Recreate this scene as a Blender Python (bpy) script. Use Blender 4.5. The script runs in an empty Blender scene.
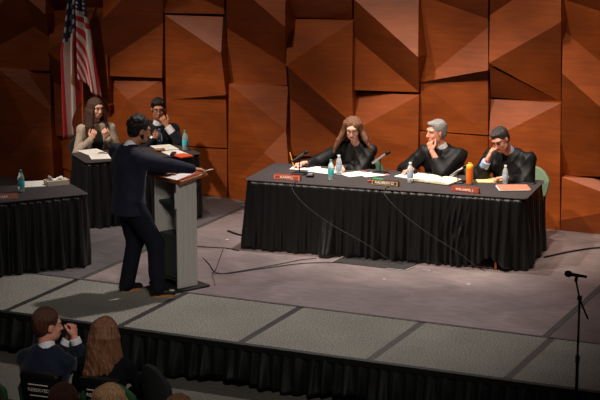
import bpy, math, random
import numpy as np
from mathutils import Vector, Matrix
random.seed(7); np.random.seed(7)
SC=bpy.context.scene; COL=SC.collection
PI=math.pi
def V(*a): return np.array(a,float)
def nrm(a): a=np.asarray(a,float); return a/(np.linalg.norm(a)+1e-12)
# ---------------------------------------------------------------- materials
def lin(c): return tuple(((v/255)/12.92 if v<=10 else (((v/255)+.055)/1.055)**2.4) for v in c)+(1,)
def mat(name,rgb,rough=.6,metal=0,spec=.5,trans=0,sheen=0,noise=0,nscale=30,bump=0,bscale=60,ior=1.45,stretch=None,coat=0):
    m=bpy.data.materials.new(name); m.use_nodes=True; nt=m.node_tree; b=nt.nodes['Principled BSDF']
    b.inputs['Base Color'].default_value=lin(rgb); b.inputs['Roughness'].default_value=rough
    b.inputs['Metallic'].default_value=metal; b.inputs['Specular IOR Level'].default_value=spec
    b.inputs['Transmission Weight'].default_value=trans; b.inputs['IOR'].default_value=ior
    b.inputs['Sheen Weight'].default_value=sheen; b.inputs['Coat Weight'].default_value=coat
    if noise or bump:
        tc=nt.nodes.new('ShaderNodeTexCoord'); mp=nt.nodes.new('ShaderNodeMapping')
        nt.links.new(tc.outputs['Object'],mp.inputs[0])
        if stretch: mp.inputs['Scale'].default_value=stretch
    if noise:
        n=nt.nodes.new('ShaderNodeTexNoise'); n.inputs['Scale'].default_value=nscale; n.inputs['Detail'].default_value=5
        nt.links.new(mp.outputs[0],n.inputs['Vector'])
        r=nt.nodes.new('ShaderNodeValToRGB'); c=np.array(lin(rgb)[:3])
        r.color_ramp.elements[0].position=.3; r.color_ramp.elements[1].position=.7
        r.color_ramp.elements[0].color=tuple(c*(1-noise))+(1,); r.color_ramp.elements[1].color=tuple(np.minimum(c*(1+noise),1))+(1,)
        nt.links.new(n.outputs['Fac'],r.inputs[0]); nt.links.new(r.outputs[0],b.inputs['Base Color'])
    if bump:
        n=nt.nodes.new('ShaderNodeTexNoise'); n.inputs['Scale'].default_value=bscale; n.inputs['Detail'].default_value=4
        nt.links.new(mp.outputs[0],n.inputs['Vector'])
        bp=nt.nodes.new('ShaderNodeBump'); bp.inputs['Strength'].default_value=bump; bp.inputs['Distance'].default_value=.02
        nt.links.new(n.outputs['Fac'],bp.inputs['Height']); nt.links.new(bp.outputs[0],b.inputs['Normal'])
    return m
def ramp(nt,stops):
    r=nt.nodes.new('ShaderNodeValToRGB')
    while len(r.color_ramp.elements)<len(stops): r.color_ramp.elements.new(.5)
    for e,(p,c) in zip(r.color_ramp.elements,stops): e.position=p; e.color=c
    return r
def wood_wall():
    m=bpy.data.materials.new('cherry_veneer'); m.use_nodes=True; nt=m.node_tree; b=nt.nodes['Principled BSDF']
    tc=nt.nodes.new('ShaderNodeTexCoord'); mp=nt.nodes.new('ShaderNodeMapping'); mp.inputs['Scale'].default_value=(1.2,1.2,14)
    nt.links.new(tc.outputs['Object'],mp.inputs[0])
    n=nt.nodes.new('ShaderNodeTexNoise'); n.inputs['Scale'].default_value=2.2; n.inputs['Detail'].default_value=8; n.inputs['Roughness'].default_value=.65
    nt.links.new(mp.outputs[0],n.inputs['Vector'])
    r=ramp(nt,[(.2,lin((126,56,14))),(.5,lin((142,66,17))),(.8,lin((158,80,25)))])
    nt.links.new(n.outputs['Fac'],r.inputs[0])
    # broad sheets of veneer, about 30 cm high, differ a little in tone
    mp2=nt.nodes.new('ShaderNodeMapping'); mp2.inputs['Scale'].default_value=(1.2,.01,2.6)
    nt.links.new(tc.outputs['Object'],mp2.inputs[0])
    w=nt.nodes.new('ShaderNodeTexNoise'); w.inputs['Scale'].default_value=1.3; w.inputs['Detail'].default_value=3
    nt.links.new(mp2.outputs[0],w.inputs['Vector'])
    r2=ramp(nt,[(.35,(.78,.75,.72,1)),(.65,(1.12,1.12,1.12,1))])
    nt.links.new(w.outputs['Fac'],r2.inputs[0])
    mx=nt.nodes.new('ShaderNodeMix'); mx.data_type='RGBA'; mx.blend_type='MULTIPLY'; mx.inputs[0].default_value=1
    nt.links.new(r.outputs[0],mx.inputs[6]); nt.links.new(r2.outputs[0],mx.inputs[7]); nt.links.new(mx.outputs[2],b.inputs['Base Color'])
    b.inputs['Roughness'].default_value=.5; b.inputs['Specular IOR Level'].default_value=.4
    b.inputs['Coat Weight'].default_value=.0; b.inputs['Coat Roughness'].default_value=.35
    bp=nt.nodes.new('ShaderNodeBump'); bp.inputs['Strength'].default_value=.05; bp.inputs['Distance'].default_value=.01
    nt.links.new(n.outputs['Fac'],bp.inputs['Height']); nt.links.new(bp.outputs[0],b.inputs['Normal'])
    return m
def floor_mat(name,c0,c1,c2,rough=.5):
    m=bpy.data.materials.new(name); m.use_nodes=True; nt=m.node_tree; b=nt.nodes['Principled BSDF']
    tc=nt.nodes.new('ShaderNodeTexCoord')
    n=nt.nodes.new('ShaderNodeTexNoise'); n.inputs['Scale'].default_value=1.1; n.inputs['Detail'].default_value=9; n.inputs['Roughness'].default_value=.62; n.inputs['Distortion'].default_value=.8
    nt.links.new(tc.outputs['Object'],n.inputs['Vector'])
    r=ramp(nt,[(.3,lin(c0)),(.52,lin(c1)),(.75,lin(c2))]); nt.links.new(n.outputs['Fac'],r.inputs[0])
    mp=nt.nodes.new('ShaderNodeMapping'); mp.inputs['Scale'].default_value=(1,5,1); mp.inputs['Rotation'].default_value=(0,0,.5)
    nt.links.new(tc.outputs['Object'],mp.inputs[0])
    s=nt.nodes.new('ShaderNodeTexNoise'); s.inputs['Scale'].default_value=5; s.inputs['Detail'].default_value=7; s.inputs['Roughness'].default_value=.7
    nt.links.new(mp.outputs[0],s.inputs['Vector'])
    r2=ramp(nt,[(.3,(.72,.72,.72,1)),(.5,(1,1,1,1)),(.72,(1.35,1.3,1.3,1))]); nt.links.new(s.outputs['Fac'],r2.inputs[0])
    mx=nt.nodes.new('ShaderNodeMix'); mx.data_type='RGBA'; mx.blend_type='MULTIPLY'; mx.inputs[0].default_value=1
    nt.links.new(r.outputs[0],mx.inputs[6]); nt.links.new(r2.outputs[0],mx.inputs[7])
    # tiny pale paint flecks
    v=nt.nodes.new('ShaderNodeTexVoronoi'); v.inputs['Scale'].default_value=2.3; nt.links.new(tc.outputs['Object'],v.inputs['Vector'])
    lt=nt.nodes.new('ShaderNodeMath'); lt.operation='LESS_THAN'; lt.inputs[1].default_value=.045; nt.links.new(v.outputs['Distance'],lt.inputs[0])
    m2=nt.nodes.new('ShaderNodeMix'); m2.data_type='RGBA'; m2.inputs[7].default_value=lin((205,200,195))
    nt.links.new(lt.outputs[0],m2.inputs[0]); nt.links.new(mx.outputs[2],m2.inputs[6]); nt.links.new(m2.outputs[2],b.inputs['Base Color'])
    b.inputs['Roughness'].default_value=rough; b.inputs['Specular IOR Level'].default_value=.4
    return m
def speckle(name,ca,cb,scale,rough=.95,bump=.4,big=.2):
    m=bpy.data.materials.new(name); m.use_nodes=True; nt=m.node_tree; b=nt.nodes['Principled BSDF']
    tc=nt.nodes.new('ShaderNodeTexCoord')
    n=nt.nodes.new('ShaderNodeTexNoise'); n.inputs['Scale'].default_value=scale; n.inputs['Detail'].default_value=3
    nt.links.new(tc.outputs['Object'],n.inputs['Vector'])
    r=ramp(nt,[(.36,lin(ca)),(.64,lin(cb))]); nt.links.new(n.outputs['Fac'],r.inputs[0])
    n2=nt.nodes.new('ShaderNodeTexNoise'); n2.inputs['Scale'].default_value=1.6; n2.inputs['Detail'].default_value=6
    nt.links.new(tc.outputs['Object'],n2.inputs['Vector'])
    r2=ramp(nt,[(.3,(1-big,)*3+(1,)),(.7,(1+big,)*3+(1,))]); nt.links.new(n2.outputs['Fac'],r2.inputs[0])
    mx=nt.nodes.new('ShaderNodeMix'); mx.data_type='RGBA'; mx.blend_type='MULTIPLY'; mx.inputs[0].default_value=1
    nt.links.new(r.outputs[0],mx.inputs[6]); nt.links.new(r2.outputs[0],mx.inputs[7]); nt.links.new(mx.outputs[2],b.inputs['Base Color'])
    b.inputs['Roughness'].default_value=rough; b.inputs['Specular IOR Level'].default_value=.2
    bp=nt.nodes.new('ShaderNodeBump'); bp.inputs['Strength'].default_value=bump; bp.inputs['Distance'].default_value=.01
    nt.links.new(n.outputs['Fac'],bp.inputs['Height']); nt.links.new(bp.outputs[0],b.inputs['Normal'])
    return m
def flag_mat():
    m=bpy.data.materials.new('flag_fabric'); m.use_nodes=True; nt=m.node_tree; b=nt.nodes['Principled BSDF']
    uv=nt.nodes.new('ShaderNodeUVMap'); uv.uv_map='UVMap'; sp=nt.nodes.new('ShaderNodeSeparateXYZ'); nt.links.new(uv.outputs[0],sp.inputs[0])
    def M(op,a,bb=None):
        q=nt.nodes.new('ShaderNodeMath'); q.operation=op
        for i,x in enumerate([a,bb]):
            if x is None: continue
            if isinstance(x,(int,float)): q.inputs[i].default_value=x
            else: nt.links.new(x,q.inputs[i])
        return q.outputs[0]
    u,v=sp.outputs[0],sp.outputs[1]
    st=M('LESS_THAN',M('MODULO',M('MULTIPLY',M('SUBTRACT',1.0,v),13.0),2.0),1.0)
    def mix(f,a,c):
        q=nt.nodes.new('ShaderNodeMix'); q.data_type='RGBA'; nt.links.new(f,q.inputs[0])
        for i,x in ((6,a),(7,c)):
            if isinstance(x,tuple): q.inputs[i].default_value=x
            else: nt.links.new(x,q.inputs[i])
        return q.outputs[2]
    stripes=mix(st,lin((215,205,200)),lin((190,20,38)))
    fu=M('SUBTRACT',M('FRACT',M('MULTIPLY',u,14.0)),.5); fv=M('SUBTRACT',M('FRACT',M('MULTIPLY',v,16.7)),.5)
    star=M('LESS_THAN',M('ADD',M('MULTIPLY',fu,fu),M('MULTIPLY',fv,fv)),.075)
    canton=mix(star,lin((28,36,78)),lin((215,210,210)))
    inc=M('MULTIPLY',M('LESS_THAN',u,.4),M('GREATER_THAN',v,.4615))
    nt.links.new(mix(inc,stripes,canton),b.inputs['Base Color']); b.inputs['Roughness'].default_value=.6; b.inputs['Sheen Weight'].default_value=.2
    return m
M={}
M['wall']=wood_wall()
M['backing']=mat('dark_backing_board',(34,16,8),.8)
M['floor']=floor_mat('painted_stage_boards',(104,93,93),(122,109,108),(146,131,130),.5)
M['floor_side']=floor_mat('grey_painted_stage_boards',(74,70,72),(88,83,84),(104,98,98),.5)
M['carpet']=speckle('grey_carpet_tile',(88,87,80),(146,142,133),75,bump=.5,big=.12)
M['tape']=mat('black_gaffer_tape',(26,23,22),.6,noise=.4,nscale=14)
M['seam']=mat('worn_dark_rubber',(62,56,54),.7,noise=.35,nscale=20)
M['hall']=speckle('auditorium_carpet',(66,64,58),(92,88,80),60,big=.15)
M['cloth']=mat('black_satin_cloth',(13,13,14),.40,spec=.5,sheen=.03)
M['cloth_top']=mat('charcoal_table_linen',(60,55,56),.75,spec=.3,noise=.08,nscale=3)
M['stage_cloth']=mat('black_stage_drape',(6,7,7),.6,spec=.4)
M['robe']=mat('black_robe',(8,8,9),.6,spec=.35,sheen=.0)
M['navy']=mat('navy_wool',(22,25,42),.8,spec=.25,sheen=.05)
M['navy2']=mat('dark_navy_wool',(14,17,28),.8,spec=.25,sheen=.05)
M['trouser']=mat('dark_blue_trousers',(17,19,30),.85,spec=.2)
M['black_knit']=mat('black_knit',(9,9,11),.9,spec=.2)
M['white_shirt']=mat('white_shirt',(225,225,228),.7)
M['blue_shirt']=mat('pale_blue_shirt',(165,185,225),.7)
M['green_shirt']=mat('dark_green_blouse',(52,58,48),.8)
M['cardigan']=mat('beige_wool_cardigan',(172,156,138),.95,noise=.22,nscale=60,bump=.5,bscale=90)
M['denim']=mat('charcoal_skirt',(24,24,30),.85)
M['tie']=mat('slate_blue_tie',(84,98,128),.5)
def skin(n,c): 
    m=mat(n,c,.5,spec=.35); b=m.node_tree.nodes['Principled BSDF']
    b.inputs['Subsurface Weight'].default_value=.12; b.inputs['Subsurface Radius'].default_value=(.5,.2,.1); b.inputs['Subsurface Scale'].default_value=.02
    return m
M['skin']=skin('skin_fair',(226,170,146)); M['skin_tan']=skin('skin_tan',(172,116,88)); M['skin_pink']=skin('skin_ruddy',(224,154,130)); M['skin_dark']=skin('skin_medium',(176,120,92))
M['lip']=mat('lips',(165,84,76),.5); M['eyewhite']=mat('eye_white',(215,210,205),.3); M['iris']=mat('iris_dark',(30,20,16),.3)
def hairm(n,a,r=.45): return mat(n,a,r,spec=.5,noise=.5,nscale=26,stretch=(4,4,.6),bump=.6,bscale=50)
M['h_black']=hairm('black_hair',(17,14,14)); M['h_dbrown']=hairm('dark_brown_hair',(70,46,36)); M['h_auburn']=hairm('auburn_hair',(108,70,48))
M['h_grey']=hairm('grey_hair',(142,138,136)); M['h_sp']=hairm('dark_greying_hair',(52,48,46)); M['h_long']=hairm('light_brown_hair',(122,80,52))
M['h_blond']=hairm('blond_hair',(215,165,120)); M['h_red']=hairm('reddish_brown_hair',(130,84,68)); M['h_chest']=hairm('chestnut_hair',(84,50,34))
M['black_metal']=mat('black_metal',(14,14,15),.4,metal=.6); M['black_plastic']=mat('black_plastic',(16,16,18),.45); M['silver']=mat('brushed_silver',(190,190,192),.3,metal=.9)
M['rubber']=mat('black_rubber_cable',(14,13,14),.6); M['gold']=mat('gold_trim',(200,150,60),.35,metal=.8); M['brass']=mat('brass_plate',(214,170,110),.35,metal=.4)
M['navy3']=mat('blue_navy_wool',(15,24,42),.8,spec=.25,sheen=.15)
M['lect_grey']=mat('grey_laminate',(172,170,164),.55,noise=.06,nscale=8,stretch=(10,10,.5)); M['lect_dark']=mat('dark_green_grey_laminate',(44,50,46),.6); M['lect_wood']=mat('orange_wood_edge',(150,78,40),.45,noise=.2,nscale=12)
M['base_black']=mat('black_base_plate',(20,19,19),.6)
M['paper']=mat('white_paper',(236,232,228),.8); M['paper2']=mat('cream_paper',(238,228,196),.8); M['yellowpaper']=mat('yellow_legal_pad',(240,216,150),.8)
M['redline']=mat('red_printed_band',(190,60,60),.7); M['ink']=mat('grey_print',(120,116,112),.8); M['folder']=mat('orange_manila_folder',(206,122,94),.7)
M['plate_wood']=mat('rosewood_nameplate',(140,58,38),.4,noise=.25,nscale=20,stretch=(1,6,6)); M['plate_dark']=mat('walnut_nameplate',(54,34,24),.4)
M['plate_text']=mat('white_engraving',(240,228,210),.5)
M['orange']=mat('orange_tumbler',(232,112,30),.35); M['lid']=mat('yellow_orange_lid',(245,180,60),.4)
M['pencil']=mat('yellow_pencil',(240,170,40),.5); M['penblk']=mat('black_pen',(18,18,20),.4); M['wood']=mat('orange_beech',(176,92,40),.5)
M['teal']=mat('teal_label',(70,190,200),.4); M['pale_label']=mat('pale_blue_label',(175,195,220),.4); M['tealcap']=mat('teal_cap',(60,140,120),.4); M['capw']=mat('white_cap',(225,225,225),.4)
M['pet']=mat('clear_plastic',(235,242,246),.12,trans=.6,ior=1.2); M['pet_teal']=mat('tinted_clear_plastic',(205,232,228),.12,trans=.65,ior=1.2)
M['chair_green']=mat('green_upholstery',(44,84,60),.85,noise=.15,nscale=60); M['chair_pale']=mat('pale_green_upholstery',(108,128,104),.85,noise=.12,nscale=60)
M['chair_black']=mat('black_upholstery',(30,30,31),.85,noise=.2,nscale=60); M['chair_dgreen']=mat('dark_green_upholstery',(44,84,48),.9,noise=.15,nscale=60)
M['flag']=flag_mat(); M['green_case']=mat('green_glasses_case',(30,130,90),.35); M['tissue_box']=mat('patterned_tissue_box',(206,190,170),.7,noise=.12,nscale=40)
M['clear']=mat('spectacle_lens',(240,240,240),.05,trans=1,ior=1.02); M['bowl']=mat('tan_leather_case',(150,100,66),.5); M['redcloth']=mat('orange_red_card',(205,78,40),.6)
M['shoe']=mat('black_leather',(16,15,15),.4); M['sole']=mat('tan_rubber_sole',(168,110,66),.6); M['grey_metal']=mat('grey_metal',(90,90,92),.45,metal=.7); M['vent']=mat('dark_trap_cover',(44,40,40),.7,noise=.5,nscale=50)
M['hemline']=mat('white_tape',(140,134,130),.6)
# ---------------------------------------------------------------- object helpers
def tagk(o,label=None,cat=None,group=None,kind=None):
    if label: o['label']=label
    if cat: o['category']=cat
    if group: o['group']=group
    if kind: o['kind']=kind
    return o
def empty(name,loc=(0,0,0),rz=0,label=None,cat=None,group=None):
    o=bpy.data.objects.new(name,None); COL.objects.link(o); o.location=loc; o.rotation_euler=(0,0,rz); o.empty_display_size=.1
    return tagk(o,label,cat,group)
def link(name,me,m,parent=None,smooth=False):
    o=bpy.data.objects.new(name,me); COL.objects.link(o)
    for x in (m if isinstance(m,(list,tuple)) else [m]): me.materials.append(M[x] if isinstance(x,str) else x)
    if smooth:
        me.polygons.foreach_set('use_smooth',[True]*len(me.polygons))
    if parent: o.parent=parent
    return o
class MB:
    def __init__(s): s.v=[];s.f=[];s.mi=[];s.cur=0
    def add(s,vs,fs):
        n=len(s.v); s.v+= [tuple(map(float,p)) for p in vs]; s.f+=[tuple(i+n for i in f) for f in fs]; s.mi+=[s.cur]*len(fs); return s
    def box(s,c,d,R=None,bev=0):
        x,y,z=[q/2 for q in d]
        if bev>0:
            b=min(bev,x*.9,y*.9,z*.9)
            bm=[]; vs=[]
            for sx in(-1,1):
                for sy in(-1,1):
                    for sz in(-1,1):
                        vs+= [(sx*(x-b),sy*(y-b),sz*z),(sx*(x-b),sy*y,sz*(z-b)),(sx*x,sy*(y-b),sz*(z-b))]
            from itertools import product
            idx={(sx,sy,sz):i*3 for i,(sx,sy,sz) in enumerate(product((-1,1),repeat=3))}
            fs=[]
            for sz in(-1,1):
                q=[idx[(a,b_,sz)] for a,b_ in((-1,-1),(1,-1),(1,1),(-1,1))]; fs.append(tuple(q if sz>0 else q[::-1]))
            for sy in(-1,1):
                q=[idx[(a,sy,b_)]+1 for a,b_ in((-1,-1),(1,-1),(1,1),(-1,1))]; fs.append(tuple(q if sy<0 else q[::-1]))
            for sx in(-1,1):
                q=[idx[(sx,a,b_)]+2 for a,b_ in((-1,-1),(1,-1),(1,1),(-1,1))]; fs.append(tuple(q if sx>0 else q[::-1]))
            for sx in(-1,1):
                for sy in(-1,1):
                    a,b_=idx[(sx,sy,-1)],idx[(sx,sy,1)]; fs.append((a+1,a+2,b_+2,b_+1))
                for sz in(-1,1):
                    a,b_=idx[(sx,-1,sz)],idx[(sx,1,sz)]; fs.append((a,a+2,b_+2,b_))
            for sy in(-1,1):
                for sz in(-1,1):
                    a,b_=idx[(-1,sy,sz)],idx[(1,sy,sz)]; fs.append((a,a+1,b_+1,b_))
            for i in range(8): fs.append((i*3,i*3+1,i*3+2))
        else:
            vs=[(a*x,b*y,c_*z) for a in(-1,1) for b in(-1,1) for c_ in(-1,1)]
            fs=[(0,1,3,2),(4,6,7,5),(0,4,5,1),(2,3,7,6),(0,2,6,4),(1,5,7,3)]
        vs=np.array(vs)
        if R is not None: vs=vs@np.array(R).T
        return s.add(vs+np.array(c),fs)
    def tube(s,pts,r,n=8,caps=True):
        pts=np.array(pts,float); m=len(pts); rr=np.array(r if hasattr(r,'__len__') else [r]*m,float)
        vs=[];up=V(0,0,1)
        t=np.gradient(pts,axis=0)
        u=None
        for i in range(m):
            d=nrm(t[i])
            if u is None:
                u=nrm(np.cross(d,up if abs(d[2])<.9 else V(1,0,0)))
            else: u=nrm(u-d*(u@d))
            w=np.cross(d,u)
            for k in range(n):
                a=2*PI*k/n; vs.append(pts[i]+rr[i]*(math.cos(a)*u+math.sin(a)*w))
        fs=[(i*n+k,i*n+(k+1)%n,(i+1)*n+(k+1)%n,(i+1)*n+k) for i in range(m-1) for k in range(n)]
        if caps: fs+= [tuple(range(n))[::-1],tuple((m-1)*n+k for k in range(n))]
        return s.add(vs,fs)
    def lathe(s,prof,c=(0,0,0),n=20,cap=True):
        vs=[];fs=[]
        for r,z in prof:
            for k in range(n): a=2*PI*k/n; vs.append((c[0]+r*math.cos(a),c[1]+r*math.sin(a),c[2]+z))
        m=len(prof)
        fs=[(i*n+k,i*n+(k+1)%n,(i+1)*n+(k+1)%n,(i+1)*n+k) for i in range(m-1) for k in range(n)]
        if cap: fs+=[tuple(range(n))[::-1],tuple((m-1)*n+k for k in range(n))]
        return s.add(vs,fs)
    def prism(s,poly,z0,z1):
        n=len(poly); vs=[(x,y,z0) for x,y in poly]+[(x,y,z1) for x,y in poly]
        return s.add(vs,[tuple(range(n))[::-1],tuple(range(n,2*n))]+[(i,(i+1)%n,n+(i+1)%n,n+i) for i in range(n)])
    def build(s,name,m,parent=None,smooth=False):
        me=bpy.data.meshes.new(name); me.from_pydata(s.v,[],s.f)
        o=link(name,me,m,parent,smooth)
        if max(s.mi or [0])>0: me.polygons.foreach_set('material_index',s.mi)
        if smooth:
            try: me.set_sharp_from_angle(angle=math.radians(50))
            except Exception: pass
        me.update(); return o
def RX(a): c,s=math.cos(a),math.sin(a); return np.array([[1,0,0],[0,c,-s],[0,s,c]])
def RY(a): c,s=math.cos(a),math.sin(a); return np.array([[c,0,s],[0,1,0],[-s,0,c]])
def RZ(a): c,s=math.cos(a),math.sin(a); return np.array([[c,-s,0],[s,c,0],[0,0,1]])
def rad(*a): return tuple(math.radians(x) for x in a) if len(a)>1 else math.radians(a[0])
def text_mesh(name,txt,size,m,parent,loc,rot,extrude=.0008,sx=1):
    cu=bpy.data.curves.new(name,'FONT'); cu.body=txt; cu.size=size; cu.align_x='CENTER'; cu.align_y='CENTER'; cu.extrude=extrude
    t=bpy.data.objects.new('tmp',cu); COL.objects.link(t); dg=bpy.context.evaluated_depsgraph_get(); dg.update()
    me=bpy.data.meshes.new_from_object(t.evaluated_get(dg)); bpy.data.objects.remove(t)
    o=link(name,me,m,parent); o.location=loc; o.rotation_euler=rot; o.scale=(sx,1,1); return o
def smooth_path(pts,n=10):
    pts=np.array(pts,float); out=[]
    P=np.vstack([2*pts[0]-pts[1],pts,2*pts[-1]-pts[-2]])
    for i in range(1,len(P)-2):
        for k in range(n):
            t=k/n; a,b,c,d=P[i-1],P[i],P[i+1],P[i+2]
            out.append(.5*((2*b)+(-a+c)*t+(2*a-5*b+4*c-d)*t*t+(-a+3*b-3*c+d)*t**3))
    out.append(pts[-1]); return np.array(out)
# ---------------------------------------------------------------- implicit-surface modeller
class SDF:
    def __init__(s): s.p=[]
    def ell(s,c,r,R=None,k=.02,op=1): s.p.append(('e',V(*c),V(*r),np.eye(3) if R is None else np.array(R),k,op)); return s
    def cap(s,a,b,ra,rb=None,k=.02,op=1): 
        rb=ra if rb is None else rb
        s.p.append(('l',V(*a),V(*b),None,(ra,ra),(rb,rb),k,op)); return s
    def loft(s,a,b,side,r0,r1,k=.03,op=1): s.p.append(('l',V(*a),V(*b),nrm(side),r0,r1,k,op)); return s
    def clip(s,n,pt,k=.006): s.cl=getattr(s,'cl',[])+[(nrm(n),V(*pt),k)]; return s
    def mesh(s,name,vox,m,parent=None,disp=None,smooth_it=1):
        lo=np.full(3,1e9);hi=-lo
        bb=[]
        for q in s.p:
            if q[0]=='e': r=q[2].max(); a=q[1]-r;b=q[1]+r; op=q[5]; k=q[4]
            else:
                r=max(max(q[4]),max(q[5])); a=np.minimum(q[1],q[2])-r; b=np.maximum(q[1],q[2])+r; op=q[7]; k=q[6]
            bb.append((a-k*2-.02,b+k*2+.02))
            if op>0: lo=np.minimum(lo,a); hi=np.maximum(hi,b)
        lo-=vox*3+.01; hi+=vox*3+.01
        N=np.ceil((hi-lo)/vox).astype(int)+1
        F=np.full(N,.04,np.float32)
        ax=[lo[i]+vox*np.arange(N[i]) for i in range(3)]
        for q,(a,b) in zip(s.p,bb):
            i0=np.clip(((a-lo)/vox).astype(int),0,N-1); i1=np.clip(((b-lo)/vox).astype(int)+2,1,N)
            if (i1<=i0).any(): continue
            sl=tuple(slice(i0[i],i1[i]) for i in range(3))
            X=np.stack(np.meshgrid(*[ax[i][sl[i]] for i in range(3)],indexing='ij'),-1).astype(np.float32)
            if q[0]=='e':
                p=(X-q[1].astype(np.float32))@q[3].astype(np.float32); d=(np.sqrt(((p/q[2].astype(np.float32))**2).sum(-1))-1)*float(q[2].min()); k,op=q[4],q[5]
            else:
                _,A,B,S,r0,r1,k,op=q; ab=B-A; L2=max(ab@ab,1e-12)
                w=X-A.astype(np.float32); t=np.clip((w@ab.astype(np.float32))/L2,0,1)
                p=w-t[...,None]*ab.astype(np.float32)
                if S is None:
                    d=np.sqrt((p**2).sum(-1))-(r0[0]+(r1[0]-r0[0])*t)
                else:
                    zax=nrm(ab); sx=nrm(S-zax*(S@zax)); fy=np.cross(zax,sx)
                    wr=r0[0]+(r1[0]-r0[0])*t; hr=r0[1]+(r1[1]-r0[1])*t
                    x=p@sx.astype(np.float32); y=p@fy.astype(np.float32); z=p@zax.astype(np.float32)
                    d=(np.sqrt((x/wr)**2+(y/hr)**2+(z/np.minimum(wr,hr))**2)-1)*np.minimum(wr,hr)
            f=F[sl]
            if op>0:
                h=np.maximum(k-np.abs(f-d),0)/k; F[sl]=np.minimum(f,d)-h*h*k*.25
            else:
                h=np.maximum(k-np.abs(f+d),0)/k; F[sl]=np.maximum(f,-d)+h*h*k*.25
        if disp is not None:
            X=np.stack(np.meshgrid(*ax,indexing='ij'),-1).astype(np.float32)
            F=F+disp(X).astype(np.float32)
        for n_c,p_c,k_c in getattr(s,'cl',[]):
            X=np.stack(np.meshgrid(*ax,indexing='ij'),-1).astype(np.float32); d=((X-p_c.astype(np.float32))@n_c.astype(np.float32)); h=np.maximum(k_c-np.abs(F-d),0)/k_c; F=np.maximum(F,d)+h*h*k_c*.25
        F[0]=F[-1]=.04;F[:,0]=F[:,-1]=.04;F[:,:,0]=F[:,:,-1]=.04
        ins=F<0
        c=ins[:-1,:-1,:-1].astype(np.int8)
        cnt=np.zeros(np.array(F.shape)-1,np.int8)
        for dx in(0,1):
            for dy in(0,1):
                for dz in(0,1): cnt+=ins[dx:dx+N[0]-1,dy:dy+N[1]-1,dz:dz+N[2]-1]
        act=(cnt>0)&(cnt<8); I=np.argwhere(act); idm=-np.ones(act.shape,np.int64); idm[act]=np.arange(len(I))
        acc=np.zeros((len(I),3));num=np.zeros(len(I))
        from itertools import product
        for a in range(3):
            o1,o2=[i for i in range(3) if i!=a]
            for s1,s2 in product((0,1),repeat=2):
                off=[0,0,0];off[o1]=s1;off[o2]=s2; P0=I+off; off2=list(off);off2[a]=1;P1=I+off2
                f0=F[tuple(P0.T)];f1=F[tuple(P1.T)]; m_=(f0<0)!=(f1<0); t=f0[m_]/(f0[m_]-f1[m_])
                pt=np.tile(np.array(off,float),(m_.sum(),1)); pt[:,a]=t; acc[m_]+=pt; num[m_]+=1
        vs=lo+(I+acc/num[:,None])*vox
        fs=[]
        for a in range(3):
            o1,o2=(a+1)%3,(a+2)%3
            sl0=[slice(1,-1)]*3; sl1=[slice(1,-1)]*3; sl0[a]=slice(0,-1); sl1[a]=slice(1,None)
            A=ins[tuple(sl0)];B=ins[tuple(sl1)]
            E=np.argwhere(A!=B); 
            if not len(E): continue
            off=np.ones(3,int); off[a]=0; E=E+off
            flip=ins[tuple(E.T)]
            e1=np.zeros(3,int);e1[o1]=1;e2=np.zeros(3,int);e2[o2]=1
            q=np.stack([idm[tuple((E-e1-e2).T)],idm[tuple((E-e2).T)],idm[tuple(E.T)],idm[tuple((E-e1).T)]],1)
            q[~flip]=q[~flip][:,::-1]; fs.append(q)
        fs=np.concatenate(fs); fs=fs[(fs>=0).all(1)]
        for _ in range(smooth_it):
            e=np.concatenate([fs[:,[0,1]],fs[:,[1,2]],fs[:,[2,3]],fs[:,[3,0]]]); sm=np.zeros_like(vs); n_=np.zeros(len(vs))
            for j in range(3): sm[:,j]=np.bincount(e[:,0],vs[e[:,1],j],len(vs))
            n_=np.bincount(e[:,0],minlength=len(vs)); n_[n_==0]=1
            vs=vs*.5+.5*sm/n_[:,None]
        me=bpy.data.meshes.new(name); me.vertices.add(len(vs)); me.vertices.foreach_set('co',vs.ravel())
        me.loops.add(len(fs)*4); me.loops.foreach_set('vertex_index',fs.ravel().astype(np.int32))
        me.polygons.add(len(fs)); me.polygons.foreach_set('loop_start',np.arange(0,len(fs)*4,4,dtype=np.int32))
        try: me.polygons.foreach_set('loop_total',np.full(len(fs),4,dtype=np.int32))
        except Exception: pass
        me.update(calc_edges=True); me.validate()
        return link(name,me,m,parent,True)
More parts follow.
